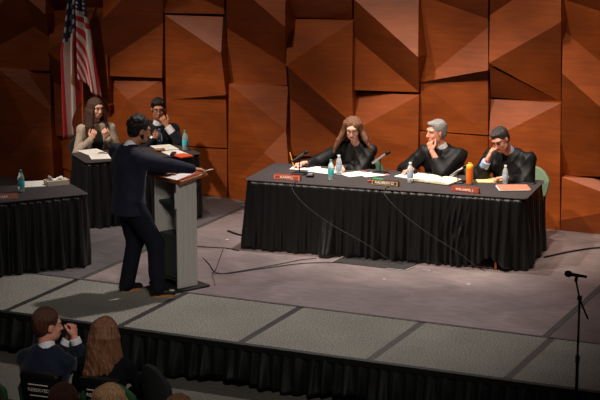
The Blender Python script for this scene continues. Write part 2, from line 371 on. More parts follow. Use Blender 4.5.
# ---------------------------------------------------------------- people
VX=.0065
def ik(sh,wr,l1,l2,pole):
    sh,wr,pole=V(*sh),V(*wr),V(*pole); d=wr-sh; L=np.linalg.norm(d)
    mx=(l1+l2)*.995
    if L>mx: wr=sh+d/L*mx; d=wr-sh; L=mx
    a=(l1*l1-l2*l2+L*L)/(2*L); h=math.sqrt(max(l1*l1-a*a,0)); u=d/L
    p=pole-sh; p=nrm(p-u*(p@u)); return sh+u*a+p*h, wr
def rot_about(v,ax,a):
    ax=nrm(ax); v=V(*v); return v*math.cos(a)+np.cross(ax,v)*math.sin(a)+ax*(ax@v)*(1-math.cos(a))
def hand(S,w,D,N,side,curl=(.35,.35,.4,.45),thumb=.5,s=1.0,spread=.05):
    w=V(*w);D=nrm(D);N=V(*N);N=nrm(N-D*(N@D)); T=np.cross(D,N)*(1 if side=='R' else -1)
    S.loft(w-D*.01*s,w+D*.03*s,T,(.026*s,.02*s),(.034*s,.016*s),.012)
    S.loft(w+D*.03*s,w+D*.082*s,T,(.035*s,.015*s),(.039*s,.013*s),.012)
    for i,(o,L,c) in enumerate(zip((.029,.010,-.010,-.028),(.078,.086,.08,.062),curl)):
        p=w+D*.082*s+T*o*s; d=rot_about(D,N,(0)); d=nrm(D+T*(1.5-i)*spread); ax=np.cross(d,N)
        r=.0092*s
        for seg,f in ((.46,1.),(.3,1.1),(.24,.7)):
            d=rot_about(d,ax,c*f if seg<.46 else c*.9); q=p+d*L*seg*s; S.cap(p,q,r,r*.93,.004); p=q; r*=.93
    p=w+D*.018*s+T*.026*s; d=nrm(D*.75+T*.75+N*.25); q=p+d*.042*s; S.cap(p,q,.0135*s,.011*s,.01)
    d=nrm(D*.9+T*.3*(1-thumb)+N*thumb); q2=q+d*.032*s; S.cap(q,q2,.011*s,.0098*s,.006); S.cap(q2,q2+nrm(d+D*.3)*.024*s,.0098*s,.008*s,.006)
def head(S,c,R,s=1,fem=False,jaw=1.0):
    c=V(*c)
    def P(*a): return c+R@(V(*a)*s)
    def E(p,r,k=.02,op=1,Q=None): S.ell(P(*p),V(*r)*s,R if Q is None else R@Q,k*s,op)
    E((0,-.015,.03),(.075,.094,.085)); E((0,.022,-.03),(.060*jaw,.068,.082),.03)
    E((0,.052,-.088),(.030*jaw,.028,.024),.035); E((.032*jaw,.02,-.07),(.026,.045,.026),.03); E((-.032*jaw,.02,-.07),(.026,.045,.026),.03)
    E((0,.078,.032),(.052,.016,.014),.02)
    for x in(-1,1):
        E((x*.031,.100,.008),(.018,.014,.012),.012,-1)
        E((x*.036,.068,-.028),(.022,.02,.02),.02)
        E((x*.077,-.008,-.006),(.009,.020,.033),.008,1,RZ(x*-.35)); 
        E((x*.011,.099,-.036),(.008,.009,.007),.006)
    S.cap(P(0,.088,.014),P(0,.110,-.030),.0085*s,.0125*s,.012)
    E((0,.088,-.060),(.025,.012,.008),.008); E((0,.086,-.072),(.021,.012,.008),.006)
def face_parts(root,c,R,s,hairmat,eyes='iris',fem=False,brow=True):
    c=V(*c)
    def P(*a): return c+R@(V(*a)*s)
    for x in(-1,1):
        e=SDF().ell(P(x*.031,.0815,.007),V(.0125,.009,.0062)*s,R).mesh('eye',.004,'eyewhite',root,smooth_it=0)
        SDF().ell(P(x*.031,.0885,.006),V(.0062,.0035,.0062)*s,R).mesh('iris',.0025,eyes,e,smooth_it=0)
        if brow: MB().tube([P(x*.012,.096,.027),P(x*.03,.0965,.032),P(x*.048,.086,.027)],[.0035*s,.0042*s,.0025*s],6).build('eyebrow',hairmat,root,True)
    MB().tube([P(-.022,.092,-.066),P(-.008,.1005,-.064),P(0,.101,-.065),P(.008,.1005,-.064),P(.022,.092,-.066)],[.0025,.0055,.005,.0055,.0025],6).build('lips','lip',root,True)
def glasses(root,c,R,s=1,m='black_plastic'):
    c=V(*c)
    def P(*a): return c+R@(V(*a)*s)
    b=MB()
    for x in(-1,1):
        pts=[P(x*.033+.025*math.cos(t),.108-.006*abs(math.cos(t)),.004+.019*math.sin(t)) for t in np.linspace(0,2*PI,17)]
        b.tube(pts,.0024,5,False); b.tube([P(x*.058,.100,.008),P(x*.074,.04,.008),P(x*.082,-.01,.002)],.002,5)
    b.tube([P(-.009,.112,.006),P(.009,.112,.006)],.0022,5)
    return b.build('glasses',m,root,True)
def fold(amp,ax=(30,26,18),ph=0,k2=1.0):
    def f(X):
        x,y,z=X[...,0],X[...,1],X[...,2]
        a=1-2*np.abs(np.sin(ax[0]*.55*(x+.55*z)+1.6*np.sin(11*y+7*z+ph)+ph))**.7
        b=1-2*np.abs(np.sin(ax[1]*.55*(x*.5-.8*z+.5*y)+1.5*np.sin(13*x+ph)+2*ph))**.7
        c=np.sin(ax[2]*.8*z+3*np.sin(7*x+ph)+3*np.sin(8*y))
        m=.6+.4*np.sin(9*x+2*ph)*np.sin(8*z+ph)
        return -amp*m*(.6*a+.6*b+.3*c)
    return f
def hairdisp(amp,c,R,n=26):
    c=V(*c)
    def f(X):
        p=(X-c.astype(np.float32))@R.astype(np.float32)
        a=np.arctan2(p[...,0],p[...,1]+.02)
        return amp*(np.sin(n*a+2*np.sin(25*p[...,2]))+.6*np.sin(n*2.3*a+40*p[...,2])*.6+.5*np.sin(45*p[...,2]+9*p[...,0]*10))
    return f
def hair_short(root,c,R,s,m,top=.0,curl=0,side=1.0,name='hair',fringe=.0):
    c=V(*c)
    def P(*a): return c+R@(V(*a)*s)
    S=SDF()
    S.ell(P(0,-.022,.038+top*.5),V(.086,.100,.090+top)*s,R,.02)
    S.ell(P(0,-.05,-.01),V(.074,.062,.075)*s,R,.02)
    if fringe: S.ell(P(.012,.050,.092),V(.052,.036,.018)*s,R,.02)
    S.ell(P(0,.112,-.010),V(.078,.086,.093)*s,R,.010,-1)      # face opening
    for x in(-1,1): S.ell(P(x*.088,.012,-.022),V(.028,.032,.05)*s,R,.01,-1)   # ear opening
    S.ell(P(0,-.02,-.13),V(.12,.12,.062)*s,R,.01,-1)
    if curl:
        rs=random.Random(3)
        for i in range(70):
            a=rs.uniform(0,2*PI); e=rs.uniform(-.1,1.45); d=V(math.cos(a)*math.cos(e),math.sin(a)*math.cos(e),math.sin(e))
            if d[1]>.55 and d[2]<.55: continue
            if d[2]<.1 and d[1]>.1: continue
            p=V(0,-.02,.036)+d*V(.084,.098,.092+top); S.ell(P(*p),V(.016,.016,.014)*s*curl,R,.006)
        return S.mesh(name,.0055,m,root,smooth_it=1)
    return S.mesh(name,.0055,m,root,hairdisp(.0022*s,c,R),1)
def figure(name_label,cat_loc,rz,J,outfit,skin_='skin',g=1.0,headR=None,hs=1.0,fem=False,jaw=1.0,eyes='iris',brow='h_dbrown',group=None,face=True,vx=None,neck_r=.056):
    """J: joints in the figure's own frame (x right, y forward, z up, origin on the floor)"""
    root=empty('person',cat_loc,rz,name_label,'person',group); R=np.eye(3) if headR is None else headR
    S=SDF(); hip,neck,hc=V(*J['hip']),V(*J['neck']),V(*J['head'])
    shL,shR=V(*J['shL']),V(*J['shR']); side=nrm(shR-shL); up=nrm(neck-hip)
    waist=hip+(neck-hip)*.36; chest=hip+(neck-hip)*.68
    hs_=nrm(V(*J.get('hipside',(1,0,0))))
    w=.9*g if fem else g
    J.update(waist=waist,chest=chest)
    S.loft(hip-up*.04,waist,hs_,(.145*w,.10*w),(.125*w,.09*w),.05)
    S.loft(waist,chest,side,(.125*w,.09*w),(.145*w,.10*w),.05)
    S.loft(chest,neck-up*.05,side,(.145*w,.10*w),(.10*w,.07*w),.05)
    S.cap(shL,shR,.048*w,.048*w,.04)
    if fem:
        f=np.cross(up,side)
        for x in(-1,1): S.ell(chest+side*.06*x+f*.055-up*.03,(.05,.045,.05),None,.04)
    neckp=neck+(hc-neck)*.25
    S.cap(neck-up*.03,hc+R@V(0,-.02,-.055)*hs,neck_r*w,neck_r*.92*w,.03)
    head(S,hc,R,hs,fem,jaw)
    l1,l2=.285*J.get('armk',1),.25*J.get('armk',1)
    for s in 'LR':
        sh=V(*J['sh'+s]); el,wr=ik(sh,J['wr'+s],l1,l2,J['po'+s]); J['el'+s]=el; J['wr'+s]=wr
        S.cap(sh,el,.046*w,.038*w,.02); S.cap(el,el+(wr-el)*.4,.040*w,.038*w,.02); S.cap(el+(wr-el)*.4,wr,.038*w,.026*w,.02)
        h=J.get('hand'+s)
        if h: hand(S,wr+nrm(wr-el)*.012,h[0],h[1],s,h[2] if len(h)>2 else (.35,)*4,h[3] if len(h)>3 else .5,s=.92 if fem else 1.0)
        hp=hip+hs_*(.085 if s=='R' else -.085)-V(0,0,.03); kn,an=V(*J['kn'+s]),V(*J['an'+s])
        S.cap(hp,kn,.078*w,.052*w,.04); S.cap(kn,kn+(an-kn)*.35,.052*w,.052*w,.03); S.cap(kn+(an-kn)*.35,an,.05*w,.036*w,.03)
        td=nrm(V(*J.get('toe'+s,(0,1,0)))); S.loft(an+V(0,0,-.045)-td*.03,an+V(0,0,-.055)+td*.14,np.cross(td,V(0,0,1)),(.032,.03),(.04,.018),.03)
    S.mesh('body',vx or VX,skin_,root)
    if face: face_parts(root,hc,R,hs,brow,eyes,fem)
    J['up']=up;J['side']=side;J['front']=np.cross(up,side);J['hs']=hs_;J['R']=R;J['w']=w
    return root,J
def trousers(root,J,m,g=.022,name='trousers',disp=None,hem=.04):
    w=J['w'];S=SDF();hip,wa=J['hip'],J['waist']
    S.loft(V(*hip)-J['up']*.05,wa,J['hs'],(.15*w+g,.105*w+g),(.125*w+g,.09*w+g),.04)
    for s in 'LR':
        hp=V(*hip)+J['hs']*(.088 if s=='R' else -.088)-V(0,0,.03); kn,an=V(*J['kn'+s]),V(*J['an'+s]); an2=an+(kn-an)*hem*2
        S.cap(hp,kn,.083*w+g,.058*w+g,.04); S.cap(kn,an2-V(0,0,.05),.058*w+g,.052*w+g*.8,.03)
    return S.mesh(name,.009,m,root,disp or fold(.004))
def shoes(root,J,m='shoe',sole='sole'):
    for s in 'LR':
        an=V(*J['an'+s]); td=nrm(V(*J.get('toe'+s,(0,1,0)))); sd=np.cross(td,V(0,0,1)); z0=an[2]-.09
        S=SDF(); S.loft(an+V(0,0,-.04)-td*.035,an+V(0,0,-.055)+td*.15,sd,(.042,.045),(.046,.03),.03); S.cap(an+V(0,0,-.03),an+V(0,0,.01),.045,.043,.02)
        S.ell(an+V(0,0,-.15),(.5,.5,.075),None,.005,-1)
        o=S.mesh('shoe',.007,m,root)
        a,b=an-td*.055,an+td*.18
        pts=[]
        for t in np.linspace(0,2*PI,20,endpoint=False):
            f=(math.cos(t)+1)/2; pts.append((a+(b-a)*f+sd*math.sin(t)*(.040+.008*f))[:2])
        MB().prism([tuple(p) for p in pts],z0,z0+.022).build('sole',sole,o)
def jacket(root,J,m,g=.028,cut=.30,vee=True,vw=.055,sleeve=.96,name='jacket',lower=.1,disp=None,vox=.008,wide=1.0,hem=None,ve=.006,vd=.03):
    w=J['w'];S=SDF();hip,wa,ch,nk=J['hip'],J['waist'],J['chest'],J['neck'];up,sd,fr=J['up'],J['side'],J['front']
    S.loft(V(*hip)-up*(lower+.1),wa,J['hs'],((.155*w+g)*wide,(.112*w+g)*wide),(.135*w+g,.10*w+g),.05)
    if hem is not None: S.clip((0,0,-1),(0,0,hem))
    for x in(-1,1): S.cap(V(*nk)+sd*x*.05-up*.035,V(*J['shR' if x>0 else 'shL'])+up*.0,.045+g*.6,.046*w+g*.7,.05)
    S.loft(wa,ch,sd,(.135*w+g,.098*w+g),(.155*w+g,.108*w+g),.05)
    S.loft(ch,V(*nk)-up*.045,sd,(.15*w+g,.105*w+g),(.085*w+g,.062*w+g),.05)
    for s in 'LR':
        sh,el,wr=V(*J['sh'+s]),J['el'+s],J['wr'+s]; k=sleeve[s] if isinstance(sleeve,dict) else sleeve
        S.cap(sh,el,.047*w+g*.55,.042*w+g*.5,.03); S.cap(el,el+(wr-el)*k,.045*w+g*.65,.032*w+g*.45,.02)
    if vee:
        S.loft(V(*nk)+fr*(.10*w+g),V(*nk)-up*cut+fr*(.125*w+g),sd,(vw,.05),(ve,vd),.008,-1)
    S.cap(V(*nk)+up*.02,V(*J['head']),.062*w,.07*w,.006,-1)
    return S.mesh(name,vox,m,root,disp or fold(.0045))
def shirt(root,J,m,g=.012,cuffs=True,name='shirt',collar=True):
    w=J['w'];S=SDF();wa,ch,nk=J['waist'],J['chest'],V(*J['neck']);up,sd=J['up'],J['side']
    S.loft(V(*J['hip'])+up*.02,wa,J['hs'],(.14*w+g,.10*w+g),(.13*w+g,.095*w+g),.04)
    S.loft(wa,ch,sd,(.13*w+g,.095*w+g),(.15*w+g,.105*w+g),.04)
    S.loft(ch,nk-up*.045,sd,(.148*w+g,.103*w+g),(.08*w+g,.06*w+g),.04)
    hc=V(*J['head']); d=nrm(hc-nk); S.cap(nk-d*.03,nk+d*(.028 if collar else -.02),.066*w,.061*w,.02)
    if not collar:
        for x in(-1,1): S.ell(V(*ch)+sd*.06*x+J['front']*.06-up*.03,(.056,.05,.056),None,.04)
        S.loft(nk+J['front']*.09+up*.02,nk-up*.10+J['front']*.125,sd,(.05,.05),(.01,.03),.01,-1)
    o=S.mesh(name,.008,m,root)
    return o
def cuff(root,J,s,m,t0=.86,t1=1.02,r=.043):
    el,wr=J['el'+s],J['wr'+s]; d=wr-el
    return MB().tube([el+d*t0,el+d*(t0+.02),el+d*(t1-.01),el+d*t1],[r*.98,r,r*.95,r*.85],16).build('shirt_cuff',m,root,True)
def lapels(root,J,m,cut=.3,vw=.055,g=.03):
    """two folded lapels following the jacket opening"""
    w=J['w'];up,sd,fr=J['up'],J['side'],J['front'];nk=V(*J['neck'])
    for x in(-1,1):
        a=nk+sd*x*(vw+.004)+fr*(.062*w+g)-up*.015; b=nk-up*cut+fr*(.118*w+g)+sd*x*.004; c=nk-up*cut*.38+sd*x*(vw+.055)+fr*(.098*w+g)
        d=nk-up*cut*.22+sd*x*(vw+.038)+fr*(.09*w+g); n=fr*.012
        MB().add([a,b,c,d,a+n,b+n,c+n,d+n],[(0,1,2,3),(4,7,6,5),(0,4,5,1),(1,5,6,2),(2,6,7,3),(3,7,4,0)]).build('lapel',m,root)
def tie(root,J,m='tie',L=.36,g=.03):
    up,sd,fr=J['up'],J['side'],J['front'];nk=V(*J['neck']);w=J['w'];b=MB()
    b.box(nk+fr*(.078*w+g*.5)-up*.02,(.035,.025,.035),np.stack([sd,fr,up],1),.006)
    p=[(.016,0),(.022,.12),(.034,.9),(.0,1.0)]
    vs=[];n=len(p)
    for q in(0,.008):
        for hw,t in p:
            for x in(-1,1): vs.append(nk-up*(.03+L*t)+sd*x*hw+fr*(.088*w+g*.5+.035*min(t*1.6,1)+q))
    fs=[]
    for k in(0,8):
        for i in range(3): fs.append((k+2*i,k+2*i+1,k+2*i+3,k+2*i+2) if k else (k+2*i,k+2*i+2,k+2*i+3,k+2*i+1))
    for i in range(3): fs+=[(2*i,2*i+2,10+2*i,8+2*i),(2*i+1,9+2*i,11+2*i,3+2*i)]
    b.add(vs,fs); return b.build('necktie',m,root)
def robe(root,J,m='robe',slL=.9,slR=.9,seed=0,g=.05,vee=.16):
    w=J['w'];S=SDF();hip,wa,ch,nk=J['hip'],J['waist'],J['chest'],V(*J['neck']);up,sd,fr=J['up'],J['side'],J['front']
    S.loft(V(*hip)-up*.06,wa,J['hs'],(.18*w+g,.15*w+g),(.15*w+g,.11*w+g),.05)
    S.loft(wa,ch,sd,(.15*w+g,.11*w+g),(.165*w+g,.115*w+g),.05)
    S.loft(ch,nk-up*.055,sd,(.155*w+g,.11*w+g),(.075*w+g,.055*w+g),.05)
    for x in(-1,1): S.cap(nk+sd*x*.05-up*.045,V(*J['shR' if x>0 else 'shL']),.05+g*.35,.050*w+g*.3,.05)
    for s,k in(('L',slL),('R',slR)):
        sh,el,wr=V(*J['sh'+s]),J['el'+s],J['wr'+s]; e2=el+(wr-el)*k
        S.cap(sh,el,.052*w+g*.3,.072*w+g*.55,.05)
        dn=V(0,0,-.02) if k>.6 else V(0,0,0)
        S.cap(el,e2+dn,.070*w+g*.5,.062*w+g*.2,.04)
        S.cap(e2+nrm(wr-el)*.035,wr+nrm(wr-el)*.1,.044,.05,.01,-1)
    for s in 'LR':
        kn=V(*J['kn'+s]); S.cap(V(*hip)+J['hs']*(.09 if s=='R' else -.09),kn,.10*w+g*.5,.09*w+g*.3,.05); S.cap(kn,V(kn[0],kn[1]+.01,.12),.085*w+g*.3,.10,.05)
    S.loft(nk+fr*(.10*w+g)+up*.02,nk-up*vee+fr*(.125*w+g),sd,(.05,.07),(.004,.012),.01,-1)
    S.cap(nk+up*.02,V(*J['head']),.064*w,.07*w,.006,-1)
    f1=fold(.010,(40,36,18),seed)
    return S.mesh('robe',.009,m,root,f1)
def seated(lean=.06,hipz=.52,z=1.17,hx=0.,hy=None,shw=.185,knee=.44,feet=.42):
    """default seated skeleton; head centre height z"""
    nz=z-.19
    return dict(hip=(0,0,hipz),neck=(hx*.5,lean,nz),head=(hx,lean+.04 if hy is None else hy,z),shL=(-shw+hx*.4,lean-.01,nz-.06),shR=(shw+hx*.4,lean-.01,nz-.06),
      knL=(-.11,knee,.50),knR=(.11,knee,.50),anL=(-.12,feet,.09),anR=(.12,feet,.09))
PANELS=[
([(-6.205,2.738,0.02),(-5.148,2.808,0.527),(-5.055,2.809,0.495),(-5.968,2.107,0.407),(-5.294,2.049,0.14),(-6.142,1.622,0.185),(-5.298,1.401,0.16),(-6.148,1.381,0.192)],[(0,1,3),(1,2,4),(1,4,3),(3,4,5),(5,4,6),(5,6,7)]),
([(-6.148,1.34,0.173),(-5.282,1.366,0.175),(-5.274,0.94,0.188),(-5.336,0.518,0.045),(-6.277,0.443,0.02),(-6.044,1.341,0.325)],[(0,1,2),(5,2,3),(5,3,4)]),
([(-6.2,0.441,0.133),(-5.26,0.514,0.142),(-5.265,0.207,0.151),(-5.827,0.018,0.15),(-6.211,-0.014,0.146),(-5.274,0.111,0.119)],[(0,1,2),(0,2,3),(0,3,4),(2,5,3)]),
([(-5.099,2.8,0.382),(-4.361,2.824,0.39),(-4.578,2.206,0.033),(-5.352,2.171,0.02)],[(0,1,2),(0,2,3)]),
([(-5.256,2.15,0.149),(-4.522,2.195,0.152),(-4.526,1.676,0.121),(-4.525,1.025,0.082),(-4.538,0.592,0.056),(-5.301,0.535,0.053),(-5.332,1.124,0.088)],[(0,1,2),(0,2,6),(6,2,3),(6,3,4),(6,4,5)]),
([(-5.24,0.517,0.15),(-4.468,0.579,0.173),(-4.501,0.027,0.144),(-4.827,0.107,0.175),(-5.245,0.21,0.159)],[(0,1,4),(1,3,4),(1,2,3)]),
([(-4.57,2.791,0.02),(-3.499,2.861,0.515),(-3.551,2.554,0.359),(-4.353,2.12,0.414),(-3.685,2.074,0.134),(-4.502,1.557,0.143),(-3.701,1.408,0.154),(-4.475,1.386,0.148)],[(0,1,3),(1,2,3),(2,4,3),(3,4,5),(5,4,6),(5,6,7)]),
([(-4.531,1.346,0.057),(-3.737,1.385,0.089),(-3.682,0.62,0.14),(-4.478,0.575,0.157),(-3.684,0.04,0.105),(-4.496,0.05,0.126),(-4.174,1.11,0.168)],[(0,1,6),(0,6,3),(6,1,2),(6,2,3),(3,2,4),(3,4,5)]),
([(-3.629,2.835,0.208),(-3.225,2.388,0.071),(-2.695,2.882,0.444),(-2.918,2.265,0.02),(-2.917,2.206,0.022),(-3.643,2.201,0.18)],[(0,1,5),(0,2,1),(1,2,3),(5,1,3),(5,3,4)]),
([(-3.627,2.178,0.186),(-2.932,2.169,0.02),(-2.878,1.761,0.187),(-2.806,1.266,0.208),(-3.666,1.138,0.126),(-3.462,1.324,0.141)],[(0,1,2),(0,2,5),(0,4,5),(5,2,3),(4,5,3)]),
([(-3.661,1.139,0.135),(-2.84,1.254,0.141),(-2.853,0.604,0.102),(-3.662,0.578,0.101)],[(0,1,2),(0,2,3)]),
([(-3.646,0.56,0.132),(-2.838,0.585,0.131),(-2.836,-0.001,0.149),(-3.619,0.029,0.148)],[(0,1,2),(0,2,3)]),
([(-2.652,2.885,0.476),(-2.52,2.602,0.462),(-2.082,2.874,0.063),(-2.728,2.514,0.334),(-1.962,2.132,0.351),(-2.88,2.041,0.02),(-2.102,1.642,0.026),(-2.85,1.384,0.04),(-2.086,1.407,0.033)],[(0,2,1),(0,1,3),(1,2,4),(3,1,4),(3,6,5),(3,4,6),(5,6,7),(6,7,8)]),
([(-2.702,1.421,0.331),(-2.08,1.393,0.02),(-2.018,0.901,0.21),(-2.776,0.485,0.229),(-2.276,0.617,0.274),(-1.902,0.438,0.377),(-2.649,0.274,0.22),(-2.794,-0.004,0.178),(-1.901,0.038,0.352)],[(0,1,2),(0,2,4),(0,4,3),(4,2,5),(3,4,6),(4,6,5),(3,6,7),(6,8,7),(6,5,8)]),
([(-1.875,2.907,0.423),(-1.094,2.933,0.433),(-1.263,2.223,0.023),(-2.078,2.208,0.02)],[(0,1,2),(0,2,3)]),
([(-2.078,2.185,0.02),(-1.19,2.218,0.166),(-1.994,1.677,0.258),(-1.168,1.032,0.201),(-1.19,1.564,0.187)],[(0,1,2),(1,4,2),(2,4,3)]),
([(-1.882,1.684,0.442),(-1.151,1.039,0.24),(-1.242,0.69,0.02),(-1.975,1.281,0.188),(-1.252,0.607,0.025),(-1.957,0.594,0.202)],[(0,1,2),(0,2,3),(3,2,4),(3,4,5)]),
([(-1.99,0.555,0.131),(-1.208,0.605,0.13),(-1.195,-0.046,0.149),(-1.983,-0.034,0.149)],[(0,1,2),(0,2,3)]),
([(-1.125,2.92,0.272),(-0.451,2.924,0.02),(-0.295,1.884,0.419),(-1.066,2.498,0.436),(-0.387,1.445,0.13),(-1.196,2.04,0.119),(-1.184,1.418,0.138)],[(0,1,2),(0,2,3),(3,2,4),(3,4,5),(5,4,6)]),
([(-1.234,1.376,0.02),(-0.374,1.416,0.163),(-1.16,0.953,0.219),(-0.37,0.786,0.183),(-1.156,0.49,0.191),(-0.376,-0.056,0.133),(-1.166,-0.053,0.158)],[(0,1,2),(1,2,3),(2,3,4),(4,3,5),(4,5,6)]),
([(-0.295,2.954,0.369),(0.498,2.983,0.422),(-0.381,2.543,0.127),(0.378,2.298,0.02),(0.381,2.209,0.022),(-0.356,1.564,0.154),(0.464,1.759,0.236)],[(0,2,3),(0,1,3),(2,3,4),(2,4,5),(4,5,6)]),
([(-0.362,1.562,0.137),(0.421,1.741,0.11),(0.445,1.011,0.131),(-0.379,1.003,0.103)],[(0,1,2),(0,2,3)]),
([(-0.36,0.99,0.152),(0.453,0.992,0.152),(0.456,-0.067,0.088),(-0.381,-0.065,0.088)],[(0,1,2),(0,2,3)]),
([(0.509,2.981,0.387),(1.155,2.86,0.063),(1.194,2.977,0.02),(0.414,2.348,0.06),(1.307,2.341,0.335),(0.496,1.848,0.304),(1.248,1.424,0.035),(0.495,1.809,0.264),(0.442,1.429,0.044)],[(0,1,3),(1,2,4),(1,4,3),(3,4,5),(5,4,6),(7,6,8)]),
([(0.434,1.402,0.02),(1.285,1.434,0.161),(0.488,0.972,0.218),(1.302,0.736,0.182),(0.478,0.441,0.186),(1.313,-0.066,0.133),(0.479,-0.062,0.156)],[(0,1,2),(1,2,3),(2,3,4),(4,3,5),(4,5,6)]),
([(1.324,3.007,0.388),(2.189,3.046,0.536),(1.261,2.567,0.125),(2.113,2.334,0.116),(1.266,2.228,0.106),(2.133,1.564,0.071),(1.369,1.807,0.448),(2.242,1.118,0.434),(1.27,0.602,0.02),(2.223,0.699,0.289)],[(0,1,3),(0,3,2),(2,3,5),(2,5,4),(4,5,7),(4,7,6),(6,7,9),(6,9,8)]),
([(1.324,0.611,0.165),(2.162,0.624,0.034),(2.228,0.384,0.256),(1.332,0.128,0.18),(2.201,0.336,0.14),(1.306,-0.096,0.104),(2.208,-0.075,0.101)],[(0,1,2),(0,2,3),(3,2,6),(3,6,5)])]
# ---------------------------------------------------------------- camera
CAMP=(6.6531,-13.2556,4.4863)
cd=bpy.data.cameras.new('camera'); cam=bpy.data.objects.new('camera',cd); COL.objects.link(cam); SC.camera=cam
cam.location=CAMP; cam.rotation_euler=(PI/2-.2134,0,.4303); cd.sensor_width=36; cd.lens=1763.4*36/600; cd.clip_end=100
# ---------------------------------------------------------------- setting
YW=5.45
def structure(o): o['kind']='structure'; return o
def wall():
    b=MB(); xs0,xs1=-5.3,1.2
    def panel(P,F,dx):
        vs=[(x+dx,YW-d,z) for x,z,d in P]; n=len(vs)
        b.add(vs,[tuple(f) for f in F])
        cnt={}
        for f in F:
            for i in range(3):
                e=(f[i],f[(i+1)%3]); k=tuple(sorted(e)); cnt.setdefault(k,[]).append(e)
        bv=[(x+dx,YW,z) for x,z,d in P]
        off=len(b.v); b.v+=bv; b.f_extra=None
        base=off-n
        for k,e in cnt.items():
            if len(e)==1:
                i,j=e[0]; b.f.append((base+i,base+j,off+j,off+i)); b.mi.append(0)
    for P,F in PANELS: panel(P,F,0)
    for P,F in PANELS:                         # the wall runs on beyond both sides of the view
        cx=sum(p[0] for p in P)/len(P)
        if -4.6<cx<0.42: panel(P,F,6.62)
        if -3.8<cx<-1.2: panel(P,F,-4.08+.83)
    o=b.build('wall_back','wall') if False else None
    return b
wb=wall()
me=bpy.data.meshes.new('wall_back'); me.from_pydata(wb.v,[],wb.f); structure(link('wall_back',me,'wall'))
structure(MB().box((-1,YW+.06,2),(18,.12,4.6)).build('wall_backing','backing'))
def slab(name,m,x0,x1,y0,y1,z0,z1):
    return structure(MB().box(((x0+x1)/2,(y0+y1)/2,(z0+z1)/2),(x1-x0,y1-y0,z1-z0)).build(name,m))
XL,XR=-2.42,2.37; HZ=-.40
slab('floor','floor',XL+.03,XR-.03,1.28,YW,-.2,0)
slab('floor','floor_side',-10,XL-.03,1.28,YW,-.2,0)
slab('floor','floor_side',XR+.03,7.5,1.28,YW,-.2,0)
slab('trim_1','seam',XL-.03,XL+.03,1.28,YW,-.2,.003); slab('trim_2','seam',XR-.03,XR+.03,1.28,YW,-.2,.003)
slab('trim_3','seam',-10,7.5,1.245,1.28,-.2,.004)
S4=1.22
for k in range(-7,6):
    x=k*S4; slab('stage_deck','carpet',x+.035,x+S4-.035,.0,1.245,-.12,0)
    slab('trim_%d'%(k+11),'tape' if k not in(1,2) else 'seam',x-.035,x+.035,.0,1.245,-.12,-.002)
slab('floor','hall',-10,8,-8,1.2,HZ-.1,HZ)
slab('stage_riser','black_plastic',-10,7.5,.06,1.2,HZ,-.121)
# trap cover in the floor
t=MB(); t.prism([(-.42,2.93),(.40,2.93),(.42,3.30),(-.40,3.30)],.001,.006); structure(t.build('floor_trap_cover','vent'))
t=MB()
for a,b in (((-.42,2.92),(-.40,3.2)),((.2,2.92),(.40,2.92)),((.40,2.92),(.43,3.1))):
    a,b=V(*a),V(*b); d=nrm(b-a); n=V(-d[1],d[0])*.009; t.prism([tuple(a-n),tuple(b-n),tuple(b+n),tuple(a+n)],.001,.008)
structure(t.build('trim_20','hemline'))
# ---------------------------------------------------------------- pleated cloth
def pleats(name,path,ztop,zbot,m,parent=None,amp0=.004,amp1=.028,per=.085,seed=0,lift=None,bulge=None,nz=22,closed=False,step=.009,thick=True):
    rs=np.random.RandomState(seed); path=np.array(path,float)
    # round the corners, resample
    seg=np.linalg.norm(np.diff(path,axis=0),axis=1); cum=np.r_[0,np.cumsum(seg)]; L=cum[-1]; n=int(L/step); u=np.linspace(0,L,n)
    x=np.interp(u,cum,path[:,0]); y=np.interp(u,cum,path[:,1])
    k=9; ker=np.ones(k)/k
    xs=np.convolve(np.pad(x,k//2,'edge'),ker,'valid'); ys=np.convolve(np.pad(y,k//2,'edge'),ker,'valid')
    tx,ty=np.gradient(xs),np.gradient(ys); l=np.hypot(tx,ty); nx,ny=ty/l,-tx/l     # outward to the right of travel
    ph=np.zeros(n); w=rs.uniform(.7,1.4,n//12+2); w=np.interp(np.arange(n),np.arange(len(w))*12,w); ph=np.cumsum(w*2*PI*(u[1]-u[0])/per)
    ph2=np.cumsum(np.interp(np.arange(n),np.arange(n//30+2)*30,rs.uniform(.6,1.4,n//30+2))*2*PI*(u[1]-u[0])/(per*2.7))
    am=np.interp(np.arange(n),np.arange(n//16+2)*16,rs.uniform(.45,1.3,n//16+2))
    vs=[]
    for j in range(nz+1):
        t=j/nz; a=amp0+(amp1-amp0)*min(1,t*1.25)**.8
        off=am*a*(np.sin(ph+.5*np.sin(3*t+ph2))+.35*np.sin(2.3*ph+2*t)*(1-t*.5))+a*.9*np.sin(ph2+1.2*t)*t+a+.012*t
        if bulge is not None: off=off+bulge(u,t)
        zb=zbot+(.006*np.sin(ph2)+.006 if t>.9 else 0)
        z=ztop+(zb-ztop)*t+ (lift(u,t) if lift is not None else 0)
        vs.append(np.stack([xs+nx*off,ys+ny*off,np.maximum(z+0*xs,zbot+.002)],1))
    vs=np.concatenate(vs); fs=[(j*n+i,(j+1)*n+i,(j+1)*n+i+1,j*n+i+1) for j in range(nz) for i in range(n-1)]
    me=bpy.data.meshes.new(name); me.from_pydata(vs.tolist(),[],fs)
    o=link(name,me,m,parent,True)
    md=o.modifiers.new('thickness','SOLIDIFY'); md.thickness=.003; md.offset=-1
    return o
def rect(fl,ang,L,D):
    a=math.radians(ang); d=V(math.cos(a),math.sin(a)); n=V(-d[1],d[0]); fl=V(*fl)
    return fl,fl+d*L,fl+d*L+n*D,fl+n*D
